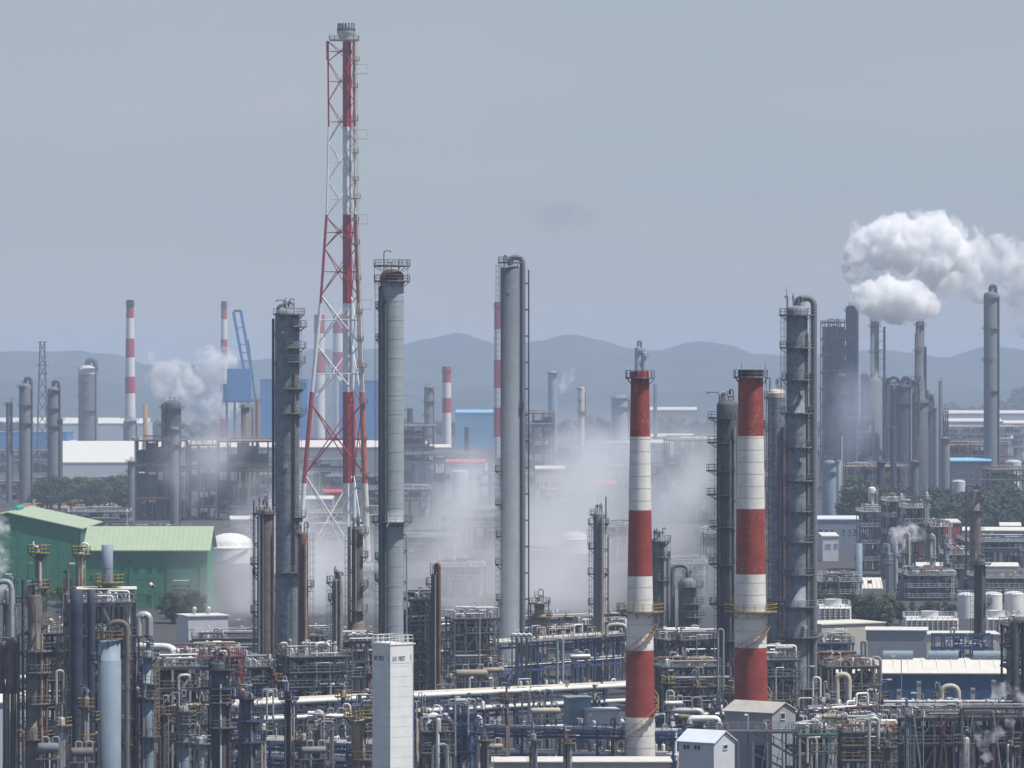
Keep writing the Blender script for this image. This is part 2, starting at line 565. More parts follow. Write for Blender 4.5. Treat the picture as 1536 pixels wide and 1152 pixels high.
def head_kit(t, z, R, rr, mat='galv', hgt=2.2, n=5):
    """relief valves, vents and small pipes crowding a column's head"""
    for i in range(n):
        a = rr.uniform(0, TAU)
        q = rr.uniform(0.15, 0.85) * R
        x, y = math.cos(a) * q, math.sin(a) * q
        h = rr.uniform(0.5, 1.0) * hgt
        dx = rr.choice((-1, 1)) * rr.uniform(0.3, 0.9)
        r = rr.uniform(0.06, 0.14)
        m = MB()
        k = rr.random()
        if k < 0.4:
            m.path([(x, y, z - 0.3), (x, y, z + h), (x + dx, y, z + h), (x + dx, y, z + h * 0.4)], r, 6, 0.3)
        elif k < 0.7:
            m.tube((x, y, z - 0.3), (x, y, z + h), r, n=6)
            m.tube((x, y, z + h * 0.5), (x, y, z + h * 0.75), r * 2.2, n=6)
        else:
            m.tube((x, y, z - 0.3), (x, y, z + h * 0.6), r, n=6)
            m.tube((x, y, z + h * 0.6), (x + dx, y, z + h * 0.6), r * 1.7, n=6)
        m.build('relief_pipe', G[rr.choice((mat, 'steel', 'galv', 'dark'))], t)


def column(name, label, px, top, d, w, mat, cat='column', segs=None, plats=(), ladders=(), lines=(), neck=None, davit=None, group=None,
           head=4, domek=0.5, n=24, rings=True, manways=(), capmat=None, lampposts=(), zb=0.0, seed=None, rail='rail', skirt=True):
    rr = random.Random(seed if seed is not None else int(px * 7 + top))
    s = d / F
    t = thing(name, label, cat, (X(px, d), d, zb), 0, group)
    zt = Z(top, d) - zb
    R = w * s / 2
    # shell: list of (py, width) breakpoints from the top down
    br = segs or [(top, w)]
    prof = []
    zs = [(Z(py, d) - zb, ww * s / 2) for py, ww in br]
    zs.sort()                                   # bottom to top: each radius holds from its z downwards
    low = 0.0
    for i, (z, r) in enumerate(zs):
        if i == 0 and skirt:
            prof += [(r * 1.12, 0.0), (r * 1.12, 0.6), None, (r, 0.62)]
        prof.append((r, low + (0.7 if i == 0 else 0)))
        m_ = int((z - low) / 3.4)
        if rings:
            for k in range(1, m_):
                zz = low + (z - low) * k / m_
                prof += MB.groove(r, zz, -0.035, 0.07)
        if i < len(zs) - 1:
            prof.append((r, z))
            r2 = zs[i + 1][1]
            low = z + abs(r2 - r) * 0.9
            prof.append((r2, low))
        else:
            Rt = r
            zc = z - r * domek
            prof.append((r, zc))
            if not capmat:
                prof += dome(r, zc, domek)[1:]
    MB().lathe(prof, n).build('shell', G[mat], t)
    if capmat:
        MB().lathe(dome(Rt * 1.03, zc - Rt * 0.5, domek * 1.0)[0:1] + [(Rt * 1.03, zc)] + [None] + dome(Rt * 1.03, zc, domek), n).build('head_cap', G[capmat], t)
    for p in plats:
        py, ang, ext = p[:3]
        out = p[3] if len(p) > 3 else 1.3
        rm = p[4] if len(p) > 4 else rail
        z = Z(py, d) - zb
        rr_ = next((r for zz, r in zs if z <= zz + 0.01), Rt)
        add_platform(t, z, rr_, ang, ext, out, rm)
    for (py0, py1, ang) in ladders:
        z0, z1 = max(0.2, Z(py0, d) - zb), Z(py1, d) - zb
        rr_ = next((r for zz, r in zs if (z0 + z1) / 2 <= zz + 0.01), Rt)
        c, q = math.cos(rad(ang)), math.sin(rad(ang))
        MB().ladder(c * (rr_ + 0.3), q * (rr_ + 0.3), z0, z1, c, q).build('ladder', G[rail], t)
    for ln in lines:
        dx, lw, pt, pb, lm = ln[:5]
        over = ln[5] if len(ln) > 5 else False
        x = dx * s
        r = lw * s / 2
        z1, z0 = Z(pt, d) - zb, max(0.15, Z(pb, d) - zb)
        y = -math.sqrt(max(0, (R + r + 0.12) ** 2 - x * x)) if abs(x) < R + r else -0.4
        m = MB()
        if over == 'in':                  # joins the shell side
            m.path([(x, y, z0), (x, y, z1), (x * 0.3, y * 0.3, z1)], r, 10, r * 2.2)
        elif over:                        # vapour line from the head, over and down
            m.path([(0, 0, zc), (0, 0, z1), (x, y, z1), (x, y, z0)], r, 12, r * 2.6)
        else:
            m.path([(x, y, z0), (x, y, z1)], r, 8)
        lo = m.build('riser_pipe', G[lm], t)
        b = MB()
        k = max(1, int((z1 - z0) / 5.0))
        for i in range(k):
            z = z0 + (z1 - z0) * (i + 0.5) / k
            rs = next((q for zz, q in zs if z <= zz), Rt)
            v = Vector((x, y, 0)); v.normalize()
            b.bar(v * (rs - 0.02) + Vector((0, 0, z - 0.7)), Vector((x, y, z)), 0.14)
            b.bar(v * (rs - 0.02) + Vector((0, 0, z)), Vector((x, y, z)) + v * r * 1.2, 0.16)
        b.build('bracket', G['dark'], lo)['kind'] = 'stuff'
    if head:
        head_kit(t, zc + Rt * domek, Rt, rr, n=head)
    if davit:
        dx, hh, dirn = davit
        MB().path([(dx * s, -0.3, zc), (dx * s, -0.3, zt + hh * s), (dx * s + dirn * s, -0.3, zt + hh * s), (dx * s + dirn * s, -0.3, zt + hh * s - 0.4)], 0.13, 6, 0.6).build('davit', G['rail'], t)
    if neck:
        # (pipe width px, height above head px, reach px, drop to py, material)
        lw, hh, reach, py, lm = neck
        r = lw * s / 2
        MB().path([(0, 0, zc), (0, 0, zt + hh * s), (reach * s, -0.1, zt + hh * s), (reach * s, -0.1, Z(py, d) - zb)], r, 12, r * 2.8).build('overhead_pipe', G[lm], t)
    for (py, ang) in manways:
        z = Z(py, d) - zb
        rs = next((q for zz, q in zs if z <= zz), Rt)
        c, q = math.cos(rad(ang)), math.sin(rad(ang))
        MB().tube((c * (rs - 0.05), q * (rs - 0.05), z), (c * (rs + 0.55), q * (rs + 0.55), z), 0.42, n=12).build('manway', G['galv'], t)
    for (dx, h) in lampposts:
        mo = MB().tube((dx * s, -0.9, zc - 1.5), (dx * s, -0.9, zt + h * s), 0.06, n=6).build('lamp_post', G['rail'], t)
        MB().cbox((dx * s, -0.9, zt + h * s + 0.15), 0.55, 0.55, 0.4).build('lamp', G['lamp'], mo)
    return t


# ------------------------------------------------------------------ striped chimney
def chimney(name, label, px, d, tops, w0, w1, ytop, ybot, mats, group=None, cat='chimney', topm=None, n=36, plats=(), zb=0.0, rings=1.85):
    """tops: photo y where each band starts; widths run from w0 at ytop to w1 at ybot"""
    s = d / F
    t = thing(name, label, cat, (X(px, d), d, zb), 0, group)
    def R(z):
        py = CY + (H - z - zb) / s
        k = (py - ytop) / (ybot - ytop)
        return (w0 + (w1 - w0) * k) * s / 2
    edges = [Z(y, d) - zb for y in tops] + [0.0]
    for i, mt in enumerate(mats):
        z1, z0 = edges[i], edges[i + 1]
        prof = [(R(z0), z0)]
        if rings:
            z = math.ceil(z0 / rings) * rings + 0.06
            while z < z1 - 0.3:
                if z > z0 + 0.2:
                    prof += MB.groove(R(z), z, 0.035, 0.05)
                z += rings
        prof.append((R(z1), z1))
        if i == 0:
            prof += [None, (R(z1) * 0.86, z1), None, (R(z1) * 0.84, z1 - 3.0), (0.02, z1 - 3.05)]
        MB().lathe(prof, n).build('band', G[mt], t)
    for (py, out, rm, ext, ang) in plats:
        z = Z(py, d) - zb
        add_platform(t, z, R(z), ang, ext, out, rm, 'deck')
    t['_'] = 0
    del t['_']
    return t, R


def helix(t, R, z0, z1, a0, a1, mat, wid=0.62, railm='orange'):
    """spiral stair wound round a chimney: treads and outer handrail"""
    n = max(6, int(abs(z1 - z0) / 0.45))
    m, rl = MB(), []
    for i in range(n + 1):
        k = i / n
        z = z0 + (z1 - z0) * k
        a = a0 + (a1 - a0) * k
        r = R(z)
        da = 0.30 / r
        m.sector(r + 0.03, r + wid, a - da, a + da, z - 0.08, z, 1)
        rl.append(Vector((math.cos(a) * (r + wid), math.sin(a) * (r + wid), z)))
    st = m.build('spiral_stair', G[mat], t)
    st['kind'] = 'stuff'
    h = MB()
    for p, q in zip(rl, rl[1:]):
        for u in (0.12, 1.05):
            h.bar(p + Vector((0, 0, u)), q + Vector((0, 0, u)), 0.09)
        h.bar(p, p + Vector((0, 0, 1.1)), 0.06)
    h.build('railing', G[railm], st)


# ------------------------------------------------------------------ steel frames and racks
def frame(label, px, d, wpx, dep, levels, nx=3, ny=2, rz=0.3, mat='steel', name='steel_structure', cat='steel frame', post=0.34, decks=True, rails='rail',
          braces=True, pipes=10, seed=1, zb=0.0, group=None, pm=('galv', 'silver', 'grey', 'rusty', 'steel', 'galv', 'cream', 'dark', 'silver', 'white'), deckm='deck', beamm=None, far=False, kit=0, base_lab=None, fill=0.42, fillm=('dark', 'navy', 'steel', 'grey')):
    """levels: photo y of each floor from the ground up; the last is the roof deck"""
    rr = random.Random(seed)
    pipes, kit = int(pipes * 1.5), int(kit * 1.4)
    s = d / F
    W = wpx * s
    t = thing(name, label, cat, (X(px, d), d, zb), rz, group)
    if label is None:
        auto(t, base_lab or 'open steel structure crowded with piping', px, far)
    zs = sorted(Z(y, d) - zb for y in levels)
    xs = [-W / 2 + W * i / nx for i in range(nx + 1)]
    ys = [-dep / 2 + dep * i / ny for i in range(ny + 1)]
    beamm = beamm or mat
    ph = MB().bar((0, 0, 0), (0, 0, zs[-1] + 0.2), post)
    p0 = None
    for x in xs:
        for y in ys:
            if p0 is None:
                p0 = ph.build('post', G[mat], t, (x, y, 0))
            else:
                share('post', p0, t, (x, y, 0))
    bx = by = None
    for zi, z in enumerate(zs):
        for y in ys:
            if bx is None:
                bx = MB().bar((xs[0] - 0.3, 0, 0), (xs[-1] + 0.3, 0, 0), post * 0.75, post * 1.1).build('beam', G[beamm], t, (0, y, z))
            else:
                share('beam', bx, t, (0, y, z))
        for x in xs:
            if by is None:
                by = MB().bar((0, ys[0], 0), (0, ys[-1], 0), post * 0.7, post * 0.95).build('cross_beam', G[beamm], t, (x, 0, z))
            else:
                share('cross_beam', by, t, (x, 0, z))
        if decks:
            if zi < len(zs) - 1 and rr.random() < 0.35:
                xa = rr.choice(xs[:-1])
                dk = MB().box(xa, xs[-1] + 0.25, ys[0] - 0.25, ys[-1] + 0.25, z + post * 0.56, z + post * 0.56 + 0.08)
                x_0 = xa
            else:
                dk = MB().box(xs[0] - 0.3, xs[-1] + 0.3, ys[0] - 0.3, ys[-1] + 0.3, z + post * 0.56, z + post * 0.56 + 0.08)
                x_0 = xs[0] - 0.3
            dk = dk.build('deck', G[deckm], t)
            if rails:
                zz = z + post * 0.56 + 0.08
                MB().rail([(x_0, ys[0] - 0.28, zz), (xs[-1] + 0.28, ys[0] - 0.28, zz), (xs[-1] + 0.28, ys[-1] + 0.28, zz), (x_0, ys[-1] + 0.28, zz)], 1.15, 0.075, True).build('railing', G[rails], dk)
    lo = [0.0] + zs[:-1]
    if braces:
        for z0, z1 in zip(lo, zs):
            for i in range(nx):
                if rr.random() < 0.6:
                    a, b = (xs[i], xs[i + 1]) if rr.random() < 0.5 else (xs[i + 1], xs[i])
                    MB().bar((a, ys[0] - 0.02, z0 + 0.2), (b, ys[0] - 0.02, z1 - 0.2), post * 0.5).build('brace', G[beamm], t)
            for j in range(ny):
                if rr.random() < 0.6:
                    MB().bar((xs[-1] + 0.02, ys[j], z0 + 0.2), (xs[-1] + 0.02, ys[j + 1], z1 - 0.2), post * 0.5).build('brace', G[beamm], t)
    lo_ = [0.0] + [z + post * 0.6 + 0.1 for z in zs[:-1]]
    if fill > 0:                       # machinery and casings standing on the floors
        for z0, z1 in zip(lo_, zs):
            for i in range(nx):
                if rr.random() < fill and z1 - z0 > 1.2:
                    xa, xb = xs[i] + 0.3, xs[i + 1] - 0.3
                    hh = (z1 - z0 - post * 0.7) * rr.uniform(0.45, 0.98)
                    ym = rr.uniform(-dep * 0.1, dep * 0.15)
                    if rr.random() < 0.6:
                        MB().box(xa, xb, ym - dep * 0.2, ym + dep * 0.25, z0, z0 + hh).build('casing', G[rr.choice(fillm)], t)
                    else:
                        r = min((xb - xa) * 0.45, dep * 0.3)
                        MB().lathe([(r, z0), (r, z0 + hh * 0.85)] + dome(r, z0 + hh * 0.85, 0.4)[1:], 12, ((xa + xb) / 2, ym, 0)).build('pot', G[rr.choice(fillm)], t)
    hz = zs[-1]
    for k in range(pipes):
        r = rr.choice((0.08, 0.1, 0.12, 0.15, 0.2, 0.28))
        mt = G[rr.choice(pm)]
        li = rr.randrange(len(zs))
        z = zs[li] + 0.6 + r + rr.uniform(0, 1.6)
        x0, x1 = sorted((rr.uniform(-W * 0.6, W * 0.2), rr.uniform(-W * 0.1, W * 0.6)))
        y = rr.uniform(ys[0] - 0.5, ys[-1])
        kk = rr.random()
        if kk < 0.30:
            zl = rr.uniform(0.0, z * 0.8)
            MB().path([(x0, y, zl), (x0, y, z), (x1, y, z), (x1, y, rr.uniform(0, z * 0.9))], r, 7, r * 2.6).build('pipe', mt, t)
        elif kk < 0.8:
            MB().path([(x0, y, z), (x1, y, z)], r, 7).build('pipe', mt, t)
        else:
            MB().path([(x0, y, 0.1), (x0, y, z), (x0 + rr.choice((-1, 1)) * rr.uniform(0.8, 2), y, z + 0.01), (x0 + 0.5, y + 0.4, z - rr.uniform(1, 3))], r, 7, r * 2.5).build('pipe', mt, t)
    for k in range(kit):
        li = rr.randrange(len(zs))
        z = zs[li] + post * 0.56 + 0.09
        x, y = rr.uniform(xs[0] + 0.8, xs[-1] - 0.8), rr.uniform(ys[0] + 0.3, ys[-1] - 0.5)
        instrument(t, x, y, z, rr)
    # ladder up the front
    MB().ladder(xs[-1] - 0.8, ys[0] - 0.5, 0.1, hz, 0, -1, cage=True).build('ladder', G[rails or 'rail'], t)
    return t


INST = {}


def instrument(t, x, y, z, rr):
    """valves, junction boxes, small drums: the bright specks on every floor"""
    k = rr.choice(('valve', 'valve', 'box', 'lamp', 'pot', 'elbow', 'stand'))
    key = (k, rr.randrange(3))
    if key in INST:
        o = share(INST[key].name.split('.')[0], INST[key], t, (x, y, z), rr.uniform(0, 6))
        return
    m = MB()
    if k == 'valve':
        m.tube((0, 0, 0), (0, 0, 0.9), 0.07, n=6)
        m.tube((-0.35, 0, 0.45), (0.35, 0, 0.45), 0.13, n=6)
        m.tube((0, 0, 0.9), (0, 0, 0.96), 0.3, n=8)
        nm, mt = 'valve', ('white', 'redpaint', 'galv')[key[1]]
    elif k == 'box':
        m.bar((0, 0, 0), (0, 0, 1.0), 0.08)
        m.cbox((0, 0, 1.2), 0.6, 0.3, 0.7)
        nm, mt = 'junction_box', ('galv', 'white', 'steel')[key[1]]
    elif k == 'lamp':
        m.path([(0, 0, 0), (0, 0, 2.4), (0.5, 0, 2.4)], 0.05, 5, 0.3)
        m.cbox((0.6, 0, 2.35), 0.45, 0.3, 0.22)
        nm, mt = 'floodlight', 'lamp'
    elif k == 'pot':
        m.lathe([(0.32, 0.0), (0.32, 1.1)] + dome(0.32, 1.1, 0.6)[1:], 10)
        m.tube((0, 0, 1.2), (0, 0, 1.6), 0.06, n=6)
        nm, mt = 'knock_pot', ('white', 'silver', 'tan')[key[1]]
    elif k == 'elbow':
        m.path([(0, 0, 0), (0, 0, 1.1), (0.7, 0, 1.1), (0.7, 0, 0.2)], 0.14, 7, 0.35)
        nm, mt = 'elbow_pipe', ('white', 'silver', 'galv')[key[1]]
    else:
        m.bar((0, 0, 0), (0, 0, 1.6), 0.1)
        m.bar((-0.5, 0, 1.5), (0.5, 0, 1.5), 0.14)
        nm, mt = 'pipe_stand', ('orange', 'blue', 'galv')[key[1]]
    o = m.build(nm, G[mt], t, (x, y, z))
    INST[key] = o


def rack(label, pa, da, pb, db, hs, dep=5.0, bay=6.0, mat='blue', pipes=(6, 6), pm=('white', 'silver', 'galv', 'grey', 'cream', 'rusty'), big=(), seed=1, cat='pipe rack', group=None, rails=None, post=0.34, kit=0, zb=0):
    """pipe rack from (px, depth) a to b; hs: level heights in metres; big: (level, y offset, radius, mat)"""
    rr = random.Random(seed)
    A, B = Vector((X(pa, da), da, 0)), Vector((X(pb, db), db, 0))
    v = B - A
    L = v.length
    rz = math.atan2(v.y, v.x)
    t = thing('pipe_rack', label, cat, (A.x, A.y, zb), rz, group)
    n = max(2, int(L / bay + 0.5))
    hz = max(hs)
    p0 = c0 = None
    for i in range(n + 1):
        x = L * i / n
        for y in (0, dep):
            if p0 is None:
                p0 = MB().bar((0, 0, 0), (0, 0, hz + 0.3), post).build('post', G[mat], t, (x, y, 0))
            else:
                share('post', p0, t, (x, y, 0))
        for h in hs:
            if c0 is None:
                c0 = MB().bar((0, -0.4, 0), (0, dep + 0.4, 0), post * 0.7, post * 0.9).build('cross_beam', G[mat], t, (x, 0, h - 0.3))
            else:
                share('cross_beam', c0, t, (x, 0, h - 0.3))
    bm = None
    for h in hs:
        for y in (-0.001, dep + 0.001):
            if bm is None:
                bm = MB().bar((-0.5, 0, 0), (L + 0.5, 0, 0), post * 0.6, post * 1.3).build('beam', G[mat], t, (0, y, h - 0.9))
            else:
                share('beam', bm, t, (0, y, h - 0.9))
    for i in range(0, n, 3):
        x0, x1 = L * i / n, L * (i + 1) / n
        MB().bar((x0, -0.02, 0.2), (x1, -0.02, min(hs) - 0.4), post * 0.5).build('brace', G[mat], t)
        MB().bar((x1, -0.04, 0.2), (x0, -0.04, min(hs) - 0.4), post * 0.5).build('brace', G[mat], t)
    for li, h in enumerate(hs):
        m = pipes[min(li, len(pipes) - 1)]
        for k in range(m):
            r = rr.choice((0.1, 0.12, 0.16, 0.2, 0.26))
            y = dep * (k + 0.5) / m
            a = 0 if rr.random() < 0.6 else rr.uniform(0, L * 0.6)
            b = L if rr.random() < 0.6 else rr.uniform(a + L * 0.2, L)
            pts = [(a, y, h + r), (b, y, h + r)]
            kk = rr.random()
            if kk < 0.25 and b - a > 8:
                q = rr.uniform(a + 2, b - 4)
                e = rr.uniform(1.2, 2.4)
                pts = [(a, y, h + r), (q, y, h + r), (q, y, h + r + e), (q + 2.5, y, h + r + e), (q + 2.5, y, h + r), (b, y, h + r)]
            elif kk < 0.5:
                pts = pts + [(b, y - 1.5, h + r), (b, y - 1.5, max(0.2, h - rr.uniform(2, 6)))]
            MB().path(pts, r, 7, r * 2.5).build('pipe', G[rr.choice(pm)], t)
    for (li, y, r, mt) in big:
        m = MB().path([(-0.5, y, hs[li] + r), (L + 0.5, y, hs[li] + r)], r, 12)
        q = 0.0
        while q < L:
            m.path([(q, y, hs[li] + r), (q + 0.12, y, hs[li] + r)], r * 1.05, 12)
            q += 3.0
        m.build('pipe', G[mt], t)
    if rails:
        z = hz + 0.05
        wk = MB().box(0, L, -1.2, -0.3, z, z + 0.08).build('walkway', G['deck'], t)
        MB().rail([(0, -1.18, z + 0.08), (L, -1.18, z + 0.08)], 1.15, 0.075).build('railing', G[rails], wk)
    for k in range(kit):
        instrument(t, rr.uniform(0, L), rr.uniform(-0.2, dep), rr.choice(hs) + 0.15, rr)
    return t


# ------------------------------------------------------------------ smaller kit
def drum(px, py, d, lpx, dpx, mat='tan', rz=0.0, label=None, zb=None, base='horizontal drum on saddles', far=False, group='horizontal drums'):
    s = d / F
    L, R = lpx * s, dpx * s / 2
    zc = Z(py, d)
    z0 = zb if zb is not None else zc - R - 0.7
    t = thing('horizontal_drum', label, 'drum', (X(px, d), d, z0), rz, group)
    c = zc - z0
    m = MB()
    e = R * 0.55
    pts = []
    prof = [(max(0.02, R * math.sin(PI / 2 * i / 4)), -L / 2 + e - e * math.cos(PI / 2 * i / 4)) for i in range(5)]
    prof += [(R, L / 2 - e)] + [(max(0.02, R * math.cos(PI / 2 * i / 4)), L / 2 - e + e * math.sin(PI / 2 * i / 4)) for i in range(1, 5)]
    q = MB().lathe(prof, 18)
    q.v = [(z, x, y + c) for x, y, z in q.v]
    q.build('shell', G[mat], t)
    for k in (-0.3, 0.3):
        MB().box(L * k - 0.25, L * k + 0.25, -R * 0.75, R * 0.75, 0, c - R * 0.6).build('saddle', G['steel'], t)
    for k in (-0.25, 0.2):
        MB().path([(L * k, 0, c + R * 0.9), (L * k, 0, c + R + 0.8), (L * k + 0.9, 0, c + R + 0.8), (L * k + 0.9, 0.0, c + R * 0.3)], 0.13, 7, 0.35).build('nozzle_pipe', G['galv'], t)
    if label is None:
        auto(t, base, px, far)
    if z0 > 1.0 and zb is None:
        for k in (-0.35, 0.35):
            for y in (-R * 0.7, R * 0.7):
                MB().bar((L * k, y, -z0), (L * k, y, 0), 0.25).build('leg', G['steel'], t)
        MB().box(-L * 0.55, L * 0.55, -R * 1.3, R * 1.3, -0.14, -0.002).build('deck', G['deck'], t)
    return t


def pipe_loop(px, py, d, wpx, pb, rpx, mat, rz=0.0, label=None, base='hairpin pipe loop', legs=None, group='pipe loops', far=False):
    """inverted U of pipe with two flanges"""
    s = d / F
    w, r = wpx * s, rpx * s
    z1 = Z(py, d)
    t = thing('pipe_loop', label, 'pipe', (X(px, d), d, 0), rz, group)
    z0 = max(0.0, Z(pb, d))
    z2 = max(0.0, Z(legs, d)) if legs else z0
    MB().path([(-w / 2, 0, z0), (-w / 2, 0, z1), (w / 2, 0, z1), (w / 2, 0, z2)], r, 12, min(w * 0.49, r * 4)).build('bend_pipe', G[mat], t)
    for x, z in ((-w / 2, z0), (w / 2, z2)):
        MB().tube((x, 0, z + 0.3), (x, 0, z + 0.5), r * 1.45, n=12).build('flange', G['steel'], t)
        if z > 0.5:
            MB().bar((x, 0.0, 0), (x, 0.0, z), 0.3).build('support', G['steel'], t)
    if label is None:
        auto(t, base, px, far)
    return t


def lamp_post(px, py, d, label=None, arm=1.2, mat='galv', group='lamp posts', side=1):
    t = thing('lamp_post', label, 'lamp post', (X(px, d), d, 0), 0, group)
    z = Z(py, d)
    MB().path([(0, 0, 0), (0, 0, z), (side * arm, 0, z + 0.1)], 0.09, 6, 0.5, 0.06).build('pole', G[mat], t)
    MB().cbox((side * (arm + 0.3), 0, z + 0.08), 0.8, 0.35, 0.2).build('lamp', G['lamp'], t)
    if label is None:
        auto(t, 'slim lamp post with bent arm', px)
    return t


def vessel(px, top, d, w, mat, label=None, base=None, far=False, group=None, kitseed=None, plat=1, zb=0.0, rail='rail', neckm=None, pipes=2, ladder=True):
    """a small upright vessel with its own pipe, ladder and platform"""
    rr = random.Random(kitseed or int(px * 13 + top * 3))
    zt = CY + H * F / d
    hh = zt - top
    pl = []
    for i in range(plat):
        pl.append((top + hh * (0.08 + 0.3 * i), rr.choice((-90, 180, 0, -45, -130)), rr.choice((140, 200, 270)), 1.0, rail))
    ln = []
    for i in range(pipes):
        sd = rr.choice((-1, 1))
        ln.append((sd * (w / 2 + rr.uniform(-2.5, 3)), rr.uniform(2, 4), top + rr.uniform(0, hh * 0.2), 2000, rr.choice(('galv', 'rusty', 'grey', 'silver', 'dark', 'cream')), rr.choice((True, False, 'in'))))
    t = column('upright_vessel', label, px, top, d, w, mat, 'vessel', plats=pl, ladders=[(2000, top + hh * 0.08, rr.choice((-60, -120, -20, 200)))] if ladder else (), lines=ln, head=3, n=16, rings=True, group=group or 'upright vessels',
               seed=rr.randrange(999), zb=zb)
    if label is None:
        auto(t, base or f'{MATWORD.get(mat, mat)} upright vessel', px, far)
    return t


MATWORD = {'grey': 'grey', 'mottled': 'dark mottled', 'smooth': 'smooth grey', 'pale': 'pale', 'bluegrey': 'blue grey', 'brown': 'brownish', 'rusty': 'rusty', 'dark': 'dark', 'steel': 'grey',
           'navy': 'navy', 'blue': 'blue', 'galv': 'light grey', 'white': 'white', 'cream': 'cream', 'silver': 'silver', 'tan': 'tan'}


def skid(px, d, wpx, seed, base='low skid of pumps and valves', far=False):
    """pump skid: plinth, pumps with motors, header pipe and risers"""
    rr = random.Random(seed)
    s = d / F
    W = wpx * s
    t = thing('pump_skid', None, 'pump skid', (X(px, d), d, 0), rr.uniform(-0.3, 0.3), 'pump skids')
    MB().box(-W / 2, W / 2, -1.2, 1.2, 0, 0.3).build('plinth', G['greywall'], t)
    k = max(1, int(W / 2.2))
    for i in range(k):
        x = -W / 2 + W * (i + 0.5) / k
        m = MB().tube((x, -0.9, 0.8), (x, 0.0, 0.8), 0.32, n=10).tube((x, 0.0, 0.8), (x, 0.55, 0.8), 0.42, n=10).box(x - 0.3, x + 0.3, -0.9, 0.5, 0.302, 0.6)
        m.build('pump', G[rr.choice(('blue', 'bluegrey', 'steel', 'green'))], t)
        MB().path([(x, 0.6, 0.8), (x, 0.6, 3.0 + rr.uniform(0, 1)), (x + 0.8, 0.6, 3.2)], 0.12, 7, 0.4).build('riser_pipe', G[rr.choice(('white', 'galv', 'silver', 'cream'))], t)
    MB().tube((-W / 2, 0.9, 2.3), (W / 2, 0.9, 2.3), 0.2, n=8).build('header_pipe', G[rr.choice(('white', 'silver', 'rusty'))], t)
    auto(t, base, px, far)
    return t


